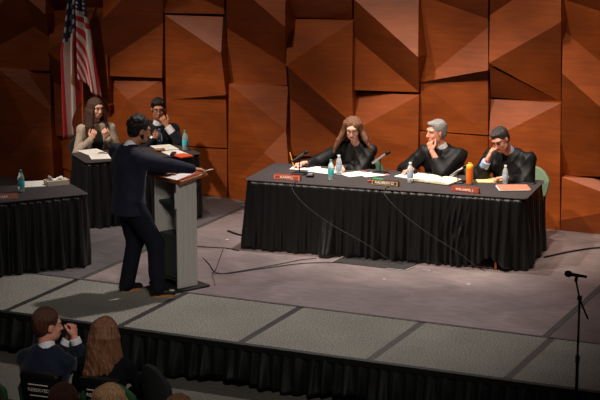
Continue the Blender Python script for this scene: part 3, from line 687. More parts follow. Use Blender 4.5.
def rounded(c,r=.05,n=5):
    out=[];m=len(c)
    for i in range(m):
        p,a,b=c[i],c[i-1],c[(i+1)%m]; u=nrm(a-p);v=nrm(b-p)
        for k in range(n+1):
            t=k/n; out.append((1-t)**2*(p+u*r)+2*t*(1-t)*p+t*t*(p+v*r))
    return out
def table(name_label,fl,ang,L,D,cloth_label,skirt_label,legs_vis=False,lift=None,bulge=None,seed=0,group='skirted tables on the stage'):
    c=rect(fl,ang,L,D); a=math.radians(ang); root=empty('folding_table',(0,0,0),0,name_label,'table',None)
    mid=sum(c)/4; root.location=(mid[0],mid[1],0); root.rotation_euler=(0,0,a)
    MB().box((0,0,.725),(L-.05,D-.05,.03),None,.008).build('tabletop','wood',root)
    for sx in(-1,1):
        for sy in(-1,1):
            b=MB(); b.tube([(sx*(L/2-.16),sy*(D/2-.12),.708),(sx*(L/2-.16),sy*(D/2-.12),.0)],.018,8); b.build('leg','grey_metal',root)
    # linen on the top
    d=V(math.cos(a),math.sin(a)); r=rounded([V(*q) for q in c],.06)
    out=[]
    for q in r: out.append(tuple(q+nrm(q-mid)*.034))
    tp=MB(); tp.prism(out,.744,.75); tc=tp.build('tablecloth','cloth_top'); tagk(tc,cloth_label,'tablecloth')
    # clip band over the skirt's top edge
    pth=[c[3]+(c[0]-c[3])*0.]+[c[0],c[1]]+[c[2]]
    P=[tuple(q) for q in [c[3],c[0],c[1],c[2]]]
    sk=pleats('table_skirt',P,.734,.0,'cloth',None,seed=seed,lift=lift,bulge=bulge,per=.095,amp1=.026)
    tagk(sk,skirt_label,'table skirt')
    return root,c
def lj(u,t):   # raised hem near the right of the judges' table
    s=(u-.95); return .12*np.exp(-((s-2.66)/.13)**2)*np.clip((t-.35)/.65,0,1)
def bj(u,t):
    s=u-.95
    return .12*np.exp(-((s-.92)/.09)**2)*max(0,t-.45)**1.2*2+.05*np.exp(-((s-2.30)/.13)**2)*math.sin(PI*min(t,1))*np.cos(s*60+8*t)**2+.07*np.exp(-((s-2.72)/.12)**2)*t
jt,JC=table("long table of the three black-robed judges, skirted in black",(-1.47,3.10),6.0,2.96,.96,"charcoal linen on top of the judges' long table","black pleated skirt around the judges' long table",lift=lj,bulge=bj,seed=3)
lt,LC=table("skirted table at the left edge, holding the tissue box",(-3.80,.33),51,1.85,.74,"dark linen under the tissue box on the left table","black pleated skirt on the table at the left edge",seed=5)
ct,CC=table("skirted table of the seated pair behind the speaker",(-3.49,3.22),48,1.30,.62,"dark linen under the seated pair's papers","black pleated skirt of the table behind the speaker",seed=8)
# stage-front drape
def ls(u,t): return .035*np.sin(u*5.3)*np.clip((t-.6)/.4,0,1)+.02*np.clip((t-.6)/.4,0,1)
sd=pleats('stage_skirt',[(-9.9,-.03),(7.4,-.03)],-.004,HZ+.02,'stage_cloth',None,amp0=.006,amp1=.035,per=.13,seed=11,lift=ls,step=.014,nz=12)
tagk(sd,'black gathered drape hanging from the front edge of the stage','stage drape')
MB_=MB().box((-1.25,-.028,-.026),(17.3,.056,.05)); tagk(MB_.build('drape_rail','stage_cloth'),'black strip along the top of the stage-front drape','trim')
# ---------------------------------------------------------------- chairs
def chair(loc,rz,m,label,top=.86,wid=.46,group=None,metal='black_metal',arch=.06,seat=True,name='chair'):
    r=empty(name,loc,rz,label,'chair',group)
    # local: sitter faces +Y
    S=SDF(); S.loft((0,-.0,.42),(0,.0,.445),(1,0,0),(wid/2,.22),(wid/2-.01,.21),.02); S.mesh('seat',.014,m,r)
    b=MB(); n=12; vs=[];fs=[]
    h0=.50
    pr=[]
    for i in range(n+1):
        t=-1+2*i/n; zt=top-arch*abs(t)**2.4*2.2; pr.append((t*wid/2*(1-.0*abs(t)),zt,.035*t*t))
    for side_,off in((0,0),(1,.045)):
        for x,zt,cv in pr:
            for q in range(7):
                f=q/6; z=h0+(zt-h0)*f; vs.append((x*(.9+.1*math.sin(PI*min(1,f*1.1)*.5)),-.235-.10*(z-h0)/.4+cv-off+.0,z))
    N=(n+1)*7
    for i in range(n):
        for q in range(6):
            a=i*7+q; fs.append((a,a+1,a+8,a+7)); fs.append((N+a,N+a+7,N+a+8,N+a+1))
    for i in range(n):
        a=i*7; fs.append((a,a+7,N+a+7,N+a)); a=i*7+6; fs.append((a,N+a,N+a+7,a+7))
    for q in range(6):
        a=q; fs.append((a,N+a,N+a+1,a+1)); a=n*7+q; fs.append((a,a+1,N+a+1,N+a))
    b.add(vs,fs); o=b.build('backrest',m,r,True); md=o.modifiers.new('round','BEVEL'); md.width=.012; md.segments=2
    for sx in(-1,1):
        MB().tube([(sx*(wid/2-.03),.17,.42),(sx*(wid/2-.02),.20,.0)],.012,8).build('leg',metal,r,True)
        MB().tube(smooth_path([(sx*(wid/2-.05),-.29,.62),(sx*(wid/2-.04),-.235,.44),(sx*(wid/2-.02),-.24,.0)],5),.012,8).build('leg',metal,r,True)
    return r
# ---------------------------------------------------------------- table-top things
ZT=.7505
def bottle(x,y,label,lab='teal',cap='tealcap',pet='pet_teal',z=ZT,h=.215,group=None):
    r=empty('water_bottle',(x,y,z),random.uniform(0,3),label,'bottle',group); k=h/.215
    MB().lathe([(.018,0),(.030,.003),(.0325,.012),(.0315,.05),(.033,.055),(.0315,.06),(.033,.12),(.032,.14),(.024,.168),(.0135,.188),(.0125,.2)],n=20).build('bottle_body',pet,r,True)
    MB().lathe([(.0335,.055),(.0342,.058),(.0342,.112),(.0335,.115)],n=20,cap=False).build('label_band',lab,r,True)
    MB().lathe([(.015,.196),(.0155,.2),(.0155,.214),(.013,.217)],n=16).build('cap',cap,r,True)
    r.scale=(k,k,k); return r
bottle(-.665,3.47,"teal-labelled water bottle in front of the woman judge",'teal')
bottle(-.69,3.74,"clear water bottle with pale label behind the teal-labelled one",'pale_label','capw','pet')
bottle(.15,3.68,"clear water bottle beside the grey-haired judge's notepad",'pale_label','capw','pet')
bottle(1.08,4.02,"clear water bottle beside the orange folder",'pale_label','capw','pet',h=.20)
bottle(-3.29,1.58,"teal-labelled water bottle alone on the left table",'teal',h=.23)
bottle(-2.87,4.33,"green-capped teal-labelled water bottle in front of the young man in glasses",'teal','tealcap','pet_teal',h=.23)
def sheet(x,y,w,d,rz,m='paper',z=ZT,th=.003,label=None,name='paper',cat='paper',lines=0,band=None,curl=0,group=None):
    r=empty(name,(x,y,z),math.radians(rz),label,cat,group)
    b=MB(); n=6; vs=[]
    for s in(0,1):
        for i in range(n+1):
            t=i/n; zz=curl*(t-.5)**2*4*.012+s*th
            for j in(-.5,.5): vs.append((w*(t-.5),d*j,zz))
    K=2*(n+1); fs=[]
    for i in range(n):
        a=2*i; fs+=[(a,a+1,a+3,a+2),(K+a,K+a+2,K+a+3,K+a+1),(a,a+2,K+a+2,K+a),(a+1,K+a+1,K+a+3,a+3)]
    fs+=[(0,K,K+1,1),(2*n,2*n+1,K+2*n+1,K+2*n)]
    b.add(vs,fs); b.build('sheet',m,r)
    if lines:
        q=MB()
        for i in range(lines):
            yy=d*.40-d*.8*i/max(lines-1,1); ww=w*.78*(1 if i%3 else .7); q.box((-(w*.78-ww)/2,yy,th+.0006+(curl*.001)),(ww,.0035,.0006))
        q.build('print','ink',r)
    if band:
        MB().box((0,d*.42,th+.0008),(w*.96,d*.12,.0008)).build('printed_band',band,r)
    return r
# woman judge: sheets
sheet(-1.17,3.93,.30,.22,8,label="white sheet under the woman judge's writing hand",lines=6)
sheet(-.90,3.84,.30,.23,-6,label="white printed sheet in front of the woman judge's chest",lines=7,z=ZT+.004)
sheet(-.54,3.86,.22,.30,-35,label="white sheet with red band at the woman judge's left hand",lines=6,band='redline')
sheet(-.36,3.90,.21,.29,-40,label="white sheet with red band nearest the grey-haired judge",lines=6,band='redline',z=ZT+.004)
# middle judge
sheet(.03,4.02,.23,.30,-12,label="white notepad under the grey-haired judge's pen hand",name='notepad',cat='notepad',th=.008,lines=5)
r=empty('open_binder',(.36,3.86,ZT),math.radians(-8),"open cream-paged binder in front of the grey-haired judge",'binder')
MB().box((0,0,.004),(.50,.30,.006)).build('cover','black_plastic',r)
for sx in(-1,1):
    vs=[];n=8
    for s in(0,1):
        for i in range(n+1):
            t=i/n; x=sx*(.004+.235*t)
            for j in(-.145,.145): vs.append((x,j,.008+ s*(.010+.022*math.sin(PI*(t*.9+.05))**1*(1-.4*t))))
    K=2*(n+1);fs=[]
    for i in range(n): a=2*i; fs+=[(K+a,K+a+2,K+a+3,K+a+1),(a,a+1,a+3,a+2),(a,a+2,K+a+2,K+a),(a+1,K+a+1,K+a+3,a+3)]
    fs+=[(2*n,2*n+1,K+2*n+1,K+2*n),(0,K,K+1,1)]
    MB().add(vs,fs).build('page_block','paper2',r)
sheet(.20,3.50,.05,.26,84,m='penblk',th=.006,label="thin black strip lying in front of the clear bottle",name='pen_case',cat='pen case') if False else None
# right judge
sheet(.90,4.13,.22,.33,-62,m='yellowpaper',th=.008,label="yellow legal pad under the right judge's left hand",name='legal_pad',cat='notepad',lines=0)
r=empty('folder',(1.23,3.83,ZT),math.radians(28),"orange manila folder on the right corner of the judges' table",'folder')
MB().box((0,0,.004),(.32,.25,.004)).build('back_cover','folder',r); MB().box((-.012,-.008,.009),(.31,.24,.005)).build('inner_sheets','paper',r)
MB().box((.004,.004,.0145),(.32,.25,.004),RY(.012)@RX(.01)).build('front_cover','folder',r)
r=empty('mobile_phone',(1.28,4.17,ZT),math.radians(-5),"black mobile phone behind the orange folder",'phone')
MB().box((0,0,.005),(.17,.085,.009),None,.003).build('phone_body','black_plastic',r)
r=empty('tumbler',(.74,3.87,ZT),0,"orange drinking bottle with yellow lid on the judges' table",'drinking bottle')
MB().lathe([(.030,0),(.036,.004),(.037,.02),(.037,.165),(.035,.172)],n=24).build('tumbler_body','orange',r,True)
l=MB().lathe([(.0365,.168),(.037,.174),(.036,.20),(.028,.208),(.012,.212)],n=24).build('lid','lid',r,True)
MB().tube([(-.02,0,.208),(-.012,0,.224),(.012,0,.224),(.02,0,.208)],.005,8).build('carry_loop','lid',l,True)
def nameplate(x,y,rz,label,txt,wood,plate,text='plate_text',w=.30,h=.055):
    r=empty('nameplate',(x,y,ZT),math.radians(rz),label,'nameplate')
    b=MB(); D=.055
    b.add([(-w/2,-D/2,0),(w/2,-D/2,0),(w/2,D/2,0),(-w/2,D/2,0),(-w/2,-D/2+.02,h),(w/2,-D/2+.02,h),(w/2,D/2-.008,h),(-w/2,D/2-.008,h)],[(3,2,1,0),(4,5,6,7),(0,1,5,4),(1,2,6,5),(2,3,7,6),(3,0,4,7)])
    b.build('block',wood,r)
    a=math.atan2(.02,h); ctr=V(0,-D/2+.01-.0018,h/2+.0006)
    Rt=RX(-a)
    p=MB().box(ctr,(w*.94,.0022,h*.78),Rt).build('face_plate',plate,r)
    inner=MB().box(ctr+V(0,-.0012,.0004),(w*.88,.0022,h*.60),Rt).build('face_panel',wood,r)
    text_mesh('lettering',txt,h*.62,text,r,tuple(ctr+V(0,-.003,.001)),(PI/2-a,0,0),.0006,1.1)
    return r
nameplate(-1.08,3.27,6,"rosewood nameplate in front of the woman judge","KAREN J.",'plate_wood','folder')
nameplate(-.03,3.43,2,"dark nameplate with gold rim in front of the grey-haired judge","MAUREEN D.",'plate_dark','brass')
nameplate(.84,3.46,-3,"rosewood nameplate in front of the right judge","WILLIAMS, J.",'plate_wood','plate_wood')
nameplate(-3.26,1.20,42,"rosewood nameplate cut by the photo's left edge","CLERK",'plate_wood','plate_wood')
r=empty('glasses_case',(-.16,3.56,ZT),math.radians(-15),"shiny green case behind the gold-rimmed nameplate",'case')
SDF().loft((-.05,0,.022),(.05,0,.022),(0,1,0),(.034,.022),(.034,.022),.02).mesh('case_shell',.006,'green_case',r)
MB().box((0,0,.022),(.125,.066,.002),None,.0).build('case_seam','black_plastic',r)
r=empty('marker_pen',(-.23,3.55,ZT),math.radians(65),"red pen lying beside the green case",'pen'); MB().tube([(-.06,0,.012),(-.0,0,.012),(.055,0,.012)],[.009,.009,.007],8).build('pen_barrel','redline',r,True); MB().tube([(.05,0,.012),(.078,0,.012)],[.0075,.006],8).build('pen_cap','penblk',r,True)
def desk_mic(x,y,label,d,body='black_plastic',h=.19,ln=.17,tilt=.65,base_rz=0):
    """weighted base, slim upright, tilted microphone body pointing along d"""
    r=empty('desk_microphone',(x,y,ZT),0,label,'microphone')
    MB().box((0,0,.009),(.15,.12,.018),RZ(base_rz),.006).build('base','black_plastic',r)
    MB().tube([(0,0,.018),(0,0,h)],.006,8).build('stem','black_metal',r,True)
    d=nrm(V(d[0],d[1],0)); ax=nrm(V(d[0],d[1],tilt)); c=V(0,0,h+.02)
    MB().tube([c-ax*ln*.5,c-ax*ln*.46,c+ax*ln*.28,c+ax*ln*.32],[.010,.014,.014,.016],12).build('microphone_body',body,r,True)
    MB().tube([c+ax*ln*.32,c+ax*ln*.36,c+ax*ln*.56,c+ax*ln*.6],[.016,.0195,.0195,.012],12).build('grille','black_metal',r,True)
    MB().tube([(0,0,h-.01),tuple(c)],.011,8).build('clip','black_plastic',r,True)
    return r
desk_mic(-1.09,3.60,"black desk microphone in front of the woman judge",(.85,.5),'grey_metal',h=.17,ln=.19)
desk_mic(-.32,4.00,"silver desk microphone between the woman and grey-haired judges",(.85,.5),'silver',h=.15,ln=.21)
desk_mic(.60,3.90,"silver desk microphone beside the orange drinking bottle",(.85,.5),'silver',h=.10,ln=.20)
r=empty('microphone_switch',(-.92,3.50,ZT),.3,"small silver and black box right of the first microphone",'switch box')
SDF().loft((-.03,0,.02),(.03,0,.02),(0,1,0),(.035,.02),(.03,.017),.02).mesh('housing',.006,'black_plastic',r); MB().box((.005,0,.038),(.045,.03,.006),None,.002).build('top_plate','silver',r)
def pen(a,b,label,m='penblk',name='pen',cat='pen',r_=.005,tip='penblk'):
    a,b=V(*a),V(*b); r=empty(name,tuple(a),0,label,cat); d=b-a; L=np.linalg.norm(d); u=d/L
    MB().tube([(0,0,0),u*L*.12],[.001,r_],8).build('tip',tip,r,True); MB().tube([u*L*.12,u*L],r_,8).build('barrel',m,r,True); return r
# left table
sheet(-3.38,1.96,.24,.30,40,label="white papers beside the tissue box",lines=0,th=.006)
r=empty('tissue_box',(-3.16,2.04,ZT),math.radians(52),"patterned tissue box with a tissue sticking out",'tissue box')
MB().box((0,0,.028),(.24,.13,.056),None,.003).build('box','tissue_box',r)
SDF().loft((-.05,0,.052),(-.075,.0,.092),(0,1,0),(.04,.010),(.055,.012),.02).loft((-.03,0,.055),(.06,-.01,.08),(0,1,0),(.035,.012),(.05,.010),.02).mesh('tissue',.006,'paper',r,fold(.006,(60,60,60)))
# centre table
for i,(x,y,w,d,a,l) in enumerate([(-3.78,3.78,.24,.31,55,"white sheet nearest the woman in the cardigan"),(-3.55,3.56,.22,.29,38,"white sheet at the near corner of the seated pair's table"),(-3.16,4.36,.24,.33,48,"white sheet in front of the young man's chest"),(-2.90,4.12,.22,.30,52,"white sheet between the water bottle and the lectern")]):
    sheet(x,y,w,d,a,label=l,lines=5,z=ZT+.001)
pen((-3.66,3.70,ZT+.012),(-3.60,3.80,ZT+.016),"black pen on the cardigan woman's papers")
r=empty('leather_case',(-3.09,4.13,ZT),.6,"small tan case on the table beside the speaker's beard",'case')
SDF().ell((0,0,.022),(.06,.045,.022)).mesh('case_body',.006,'bowl',r); MB().lathe([(.03,.040),(.032,.044),(.02,.046)],n=14).build('case_lid','paper2',r,True)
sheet(-2.72,3.99,.16,.2,60,m='redcloth',label="orange-red card at the table corner behind the speaker's arm",name='card',cat='card',th=.012)
sheet(-2.86,4.02,.05,.16,20,m='penblk',label="small black device beside the orange-red card",name='recorder',cat='recorder',th=.02)
# ---------------------------------------------------------------- lectern
LA=math.radians(64-90); LC0=V(-1.42,1.455,0)
lec=empty('lectern',tuple(LC0),LA,"grey lectern with slanted wood-edged top at the speaker",'lectern')
# local: speaker stands at -Y, audience side +Y; x right
MB().box((0,.02,.012),(.48,.40,.024),None,.006).build('base_plate','base_black',lec)
b=MB(); b.box((.182,-.012,.55),(.026,.235,1.05),None,.006)
for i in range(3): b.box((.197,-.06+.06*i,.55),(.005,.010,1.02))
b.build('side_panel','lect_grey',lec)
MB().box((-.182,-.012,.55),(.026,.235,1.05),None,.006).build('side_panel','lect_grey',lec)
MB().box((0,.088,.55),(.336,.024,1.05)).build('front_panel','lect_grey',lec)
MB().box((.190,-.142,.90),(.014,.026,.16),None,.003).build('side_plate','lect_grey',lec)
for z in(.09,.52,.84): MB().box((0,-.01,z),(.336,.16,.018)).build('shelf','lect_dark',lec)
MB().box((0,-.088,.31),(.336,.014,.40)).build('door_panel','lect_dark',lec)
sl=RX(math.radians(9)); TC=V(0,.035,1.098)
top=MB().box(TC,(.50,.34,.022),sl,.004).build('slanted_top','lect_wood',lec)
MB().box(TC+sl@V(0,-.162,.018),(.48,.012,.018),sl).build('paper_stop','lect_wood',lec)
def on_top(x,y,h=.0125): return TC+sl@V(x,y,h)
def lecsheet(x,y,w,d,rz,m,label,th=.003,h=.0125,name='paper',cat='paper'):
    p=on_top(x,y,h); Rz=RZ(LA); wp=LC0+Rz@p
    r=empty(name,tuple(wp),0,label,cat); MT=Matrix((Rz@sl@RZ(math.radians(rz))).tolist()); r.rotation_euler=MT.to_euler()
    MB().box((0,0,th/2),(w,d,th)).build('sheet',m,r); return r
lecsheet(.02,-.02,.24,.24,4,'paper',"white speech notes lying on the lectern top",.004)
lecsheet(.175,.0,.05,.26,-2,'redcloth',"orange-red card on the lectern's right side",.004,.0125,'card','card')
lecsheet(.222,.0,.022,.26,-2,'paper2',"pale strip of card at the lectern's right edge",.003,.0125,'card','card')
# ---------------------------------------------------------------- cables
def cable(pts,label,r_=.006,cat='cable',m='rubber',n=12):
    pts=smooth_path(pts,n); o=MB().tube(pts,r_,6).build('cable',m,None,True); return tagk(o,label,cat)
cable([(-2.62,4.28,.45),(-2.42,3.45,.25),(-2.0,2.9,.012),(-1.55,2.35,.008),(-1.25,2.02,.008),(-1.0,2.3,.008),(-.66,2.74,.008),(-.3,2.95,.008)],"thin black cable looping from behind the lectern to the judges' table",.0042)
cable([(-1.05,1.72,.35),(-1.2,1.85,.10),(-1.30,1.98,.008),(-1.15,2.12,.008),(-.9,2.55,.008),(-.75,2.85,.008),(-.62,3.0,.008)],"black cable running from the lectern's front across the floor",.004)
cable([(-1.62,2.45,.008),(-1.35,2.25,.008),(-1.0,2.15,.008),(-.55,2.35,.008),(.0,2.55,.008)],"faint cable lying straight across the pink floor",.004) if False else None
cable([(-2.02,3.72,.010),(-1.8,3.60,.010),(-1.58,3.60,.010)],"short black cable end at the table's left corner",.011)
cable([(-2.2,3.0,.008),(-1.95,2.95,.008),(-1.68,3.0,.008),(-1.5,2.96,.008)],"thin cable left of the judges' table hem",.005)
cable([(1.52,4.02,.010),(1.75,4.45,.010),(2.0,4.72,.010),(2.6,5.0,.010)],"black cable from the judges' table to the wall at the right",.009)
cable([(-.98,3.40,.752),(-.93,3.12,.757),(-.90,3.02,.70),(-.72,2.985,.55),(-.45,3.01,.38),(-.1,3.03,.22),(.18,3.08,.05),(.30,3.14,.008)],"microphone cable hanging diagonally over the skirt, left one",.0035)
cable([(.02,3.45,.752),(.05,3.22,.757),(.10,3.13,.70),(.32,3.12,.52),(.6,3.14,.34),(.85,3.17,.20),(1.06,3.19,.06),(1.15,3.22,.008)],"microphone cable hanging diagonally over the skirt, right one",.0035)
r=empty('foot_rail',(1.10,3.335,0),math.radians(6),"low grey foot rail with an orange upright showing under the lifted skirt",'foot rail')
MB().box((-.14,.02,.012),(.44,.014,.012)).build('rail','grey_metal',r); MB().box((.12,0,.065),(.022,.022,.13)).build('upright','wood',r)
tagk(MB().box((.60,3.02,.004),(.09,.03,.006),RZ(.1)).build('tape_scrap','hemline'),"white tape scrap by the skirt hem near the foot rail",'tape')
# microphone stand in front of the stage
r=empty('microphone_stand',(3.08,-.22,HZ),0,"black microphone stand in front of the stage at the right",'microphone stand')
H=1.38
MB().lathe([(.13,0),(.13,.012),(.03,.028),(.016,.04)],n=24).build('round_base','black_metal',r,True)
MB().tube([(0,0,.03),(0,0,.72)],.013,10).build('lower_tube','black_metal',r,True)
MB().tube([(0,0,.66),(0,0,H-.16)],.009,10).build('upper_tube','black_metal',r,True)
MB().tube([(0,0,.68),(0,0,.74)],.018,10).build('height_collar','black_plastic',r,True)
MB().tube([(.065,.03,H-.34),(.0,0,H-.18),(-.03,-.01,H-.03)],.008,8).build('boom_arm','black_metal',r,True)
MB().box((0,0,H-.17),(.035,.03,.04),None,.006).build('boom_clutch','black_plastic',r)
c=MB().tube([(-.035,0,H-.04),(-.03,0,H)],.013,10).build('microphone_clip','black_plastic',r,True)
mic=empty('microphone',(3.04,-.22,HZ+H+.012),0,"black handheld microphone clipped on the front stand",'microphone')
u=nrm(V(-.9,-.25,.12))
MB().tube([-u*.09,u*.03],[.011,.015],12).build('handle','black_metal',mic,True); MB().tube([u*.03,u*.045,u*.07,u*.085],[.018,.026,.025,.012],14).build('grille','black_metal',mic,True)
# ---------------------------------------------------------------- flag
fr=empty('flag',(-4.66,5.02,0),0,"American flag hanging in folds from a pole by the wall",'flag')
MB().lathe([(.16,0),(.16,.02),(.05,.05),(.03,.08)],n=24).build('pole_base','brass',fr,True)
MB().tube([(0,0,.05),(0,0,2.62)],.014,10).build('pole','wood',fr,True)
MB().lathe([(.012,2.6),(.03,2.63),(.0,2.75)],n=12).build('finial','gold',fr,True)
def flagcloth():
    b=MB(); UV=[]; X=V(math.cos(.4303),math.sin(.4303),0)
    # left fall: stripes run down; right fall: canton corner then slanting stripes
    def lobe(fn,ns,nt):
        g=[]
        for i in range(ns+1):
            for j in range(nt+1):
                p,uv=fn(i/ns,j/nt); g.append(p); UV.append(uv)
        b.add(g,[(i*(nt+1)+j,(i+1)*(nt+1)+j,(i+1)*(nt+1)+j+1,i*(nt+1)+j+1) for i in range(ns) for j in range(nt)])
    def L(s,t):
        ztop=2.58; zb=.66+.55*max(0,s-.35)**.8*1.1+.0*s
        z=ztop+(zb-ztop)*t; wl=.05+.16*min(1,t*2.2)-.03*t
        x=-.0-wl*(1-s)+.035*math.sin(3*t)*0; y=-.05-.055*math.sin(s*PI*3.2+1.2*t)-.02
        return (X*x+V(0,y,z)),( .02+.98*t*1.0, .985-.37*s)
    def R(s,t):
        ztop=2.60; zb=1.38-.18*s
        z=ztop+(zb-ztop)*t-.05*s; wr=.05+.20*t**.8
        x=.0+wr*s; y=-.06-.045*math.sin(s*PI*2.6+.6+1.5*t)
        return (X*x+V(0,y,z)),(.10+.2*s+.25*t, .4615+(.30-t)*1.45+s*max(0,t-.42)*1.7)
    lobe(L,28,50); lobe(R,24,44)
    me=bpy.data.meshes.new('flag_cloth'); me.from_pydata(b.v,[],b.f); uvl=me.uv_layers.new(name='UVMap')
    for lp in me.loops: uvl.data[lp.index].uv=UV[lp.vertex_index]
    o=link('flag_cloth',me,'flag',fr,True); md=o.modifiers.new('thickness','SOLIDIFY'); md.thickness=.004
flagcloth()
MB().tube(smooth_path([(-.012,-.14,1.98),(-.03,-.15,1.8),(-.035,-.15,1.6),(-.04,-.15,1.45)],6),.006,6).build('gold_cord','gold',fr,True)
MB().tube([(-.04,-.15,1.47),(-.04,-.15,1.44),(-.04,-.15,1.34)],[.006,.014,.02],8).build('tassel','gold',fr,True)
# ---------------------------------------------------------------- the people
def frame(x,y,th):
    """floor point and heading (degrees, world) -> root location, rotation and world-to-own-frame function"""
    rz=math.radians(th-90); Ri=RZ(-rz)
    return (x,y,0),rz,(lambda p: tuple(Ri@(V(*p)-V(x,y,0)))),(lambda d: tuple(Ri@V(*d)))
# --- judge with auburn hair, writing
L0,rz,T,D=frame(-.73,4.44,-86)
chair((-.76,4.44,0),rz,'chair_green',"green chair of the auburn-haired woman judge",top=.76,group=None)
J=seated(lean=.19,z=1.19,hy=.28,shw=.18); J.update(wrR=T((-1.20,3.95,.80)),poR=(.6,.0,.5),wrL=T((-.80,4.00,.79)),poL=(-.45,.0,.4))
J['handR']=(D((-.75,-.55,-.12)),(0,.1,-1),(.7,.9,1.1,1.2),.8); J['handL']=(D((.75,-.7,-.05)),(0,.1,-1),(.3,.3,.35,.4),.4)
HR=RZ(.20)@RX(-.36)
root,J=figure("woman judge with long auburn hair and glasses, writing with a pencil",L0,rz,J,'robe','skin',.95,HR,.98,True,.93,brow='h_auburn')
robe(root,J,slL=.88,slR=.84,seed=1,vee=.13)
glasses(root,J['head'],HR,.98,'penblk')
def long_hair(root,c,R,s,m,ends,seed,vol=1.0,part=.0,r0=.024):
    """ends: list of (angle, length, out) falls from the crown; angle 0 = face, pi = back"""
    c=V(*c); rs=random.Random(seed); S=SDF()
    def P(*a): return c+R@(V(*a)*s)
    S.ell(P(0,-.024,.040),V(.083*vol,.099*vol,.083)*s,R,.02); S.ell(P(0,-.05,-.02),V(.082*vol,.07,.09)*s,R,.02)
    S.ell(P(0,.122,-.020),V(.062,.090,.100)*s,R,.010,-1)
    S.cap(P(.015,.06,.122),P(.015,-.06,.140),.007*s,.007*s,.012,-1)
    for a,L,out,drop in ends:
        d=V(math.sin(a),math.cos(a),0); p=P(d[0]*.075*vol,d[1]*.085-.02,.055); q=P(d[0]*.092*vol,d[1]*.098-.02,-.03)
        w=R@V(d[0],d[1],0); e=V(*q)+V(w[0]*out,w[1]*out,-L*.55); f=e+V(w[0]*drop,w[1]*drop,-L*.45)
        S.cap(p,q,.020*s,r0*s,.012); S.cap(q,e,r0*s,r0*1.05*s,.012); S.cap(e,f,r0*s,r0*.55*s,.01)
    def disp(X):
        x,y,z=X[...,0],X[...,1],X[...,2]
        return .0030*(np.sin(150*x+3*np.sin(11*z+seed))*np.sin(120*y+3*np.sin(13*z))+1.0*np.sin(26*z+30*x+20*y))
    return S.mesh('hair',.006,m,root,disp,1)
A=[(s*a,L+random.uniform(-.02,.02),.06,.045) for s in(-1,1) for a,L in((1.25,.19),(1.45,.23),(1.75,.25),(2.1,.26),(2.5,.26),(2.9,.24))]
long_hair(root,J['head'],HR,1.0,'h_auburn',A,1,1.10,r0=.028)
pc=tuple(V(*L0)+RZ(rz)@(J['wrR']+V(*D((-.09,-.06,-.02)))))
pen((pc[0],pc[1],ZT+.008),(pc[0]-.05,pc[1]+.0,ZT+.17),"yellow pencil in the woman judge's hand",'pencil','pencil','pencil',.0055)
# --- grey-haired judge, chin on hand
L0,rz,T,D=frame(.26,4.52,-92)
chair((.26,4.54,0),rz,'chair_green',"green chair of the grey-haired judge",top=.76)
J=seated(lean=.16,z=1.20,hy=.23,shw=.21); J.update(head=(.045,.23,1.195),wrR=T((.0,4.10,.80)),poR=(.7,.1,.5),wrL=(.045,.33,.995),poL=(-.5,.25,.3))
J['handR']=(D((-.6,-.7,-.15)),(0,.1,-1),(.7,.8,.9,1.0),.7); J['handL']=((.35,.0,.95),(-.1,-.99,.1),(1.2,1.3,1.35,1.4),.5)
HR=RZ(-.62)@RX(-.08)@RY(-.08)
root,J=figure("grey-haired judge in black robe resting his chin on his fist",L0,rz,J,'robe','skin_pink',1.04,HR,1.04,False,1.02,brow='h_grey')
robe(root,J,slL=.62,slR=.86,seed=4,vee=.10); shirt(root,J,'white_shirt')
hair_short(root,J['head'],HR,1.04,'h_grey',.004,fringe=1)
# --- judge in glasses, head on hand
L0,rz,T,D=frame(1.06,4.50,-97)
chair((1.09,4.52,0),rz,'chair_pale',"pale green chair of the right judge in glasses",top=.80,wid=.44)
J=seated(lean=.20,z=1.17,hy=.30,shw=.20,hx=.04); J.update(neck=(.04,.15,1.03),shL=(-.19,.13,.97),shR=(.25,.13,.97),head=(.07,.30,1.18),wrR=(.16,.41,.98),poR=(.5,.6,.2),wrL=T((1.06,4.10,.80)),poL=(-.42,.05,.35))
J['handR']=((-.30,-.22,.93),(-.75,-.6,-.1),(.35,.4,.45,.5),.2); J['handL']=(D((-.85,-.4,-.1)),(0,.1,-1),(.6,.7,.8,.8),.6)
HR=RZ(-.05)@RX(-.45)@RY(.20)
root,J=figure("dark-haired judge in glasses looking down with his cheek on his hand",L0,rz,J,'robe','skin_pink',1.02,HR,1.02,False,1.0,brow='h_sp')
robe(root,J,slL=.86,slR=.40,seed=9,vee=.10); shirt(root,J,'blue_shirt')
cuff(root,J,'R','blue_shirt',.30,.88,.050)
hair_short(root,J['head'],HR,1.02,'h_sp',.004,fringe=1); glasses(root,J['head'],HR,1.02)
# --- young man in suit at the rear table
L0,rz,T,D=frame(-3.50,4.78,-52)
chair((-3.50,4.82,0),rz,'chair_black',"black chair of the young man in glasses",top=.92)
J=seated(lean=.14,z=1.14,hy=.17,shw=.19); J.update(wrR=T((-3.41,4.56,.82)),poR=(.7,.1,.5),wrL=(-.075,.335,.97),poL=(-.6,.3,.3))
J['handR']=(D((.3,-.8,.3)),(-1,.1,0),(.6,.7,.8,.9),.5); J['handL']=((.42,-.02,.85),(.2,-.97,.1),(1.0,1.1,1.2,1.3),.3)
HR=RZ(-.12)@RX(-.10)
root,J=figure("young man in navy suit and glasses holding his hand to his mouth",L0,rz,J,'suit','skin_dark',.98,HR,.98,False,.95,brow='h_black')
jacket(root,J,'navy2',sleeve={'L':.62,'R':.9},vw=.06); shirt(root,J,'white_shirt'); tie(root,J); lapels(root,J,'navy2'); cuff(root,J,'L','white_shirt',.60,.97,.046); cuff(root,J,'R','white_shirt',.86,.98,.042)
trousers(root,J,'navy2'); shoes(root,J)
hair_short(root,J['head'],HR,.98,'h_black',.012,fringe=1); glasses(root,J['head'],HR,.98)
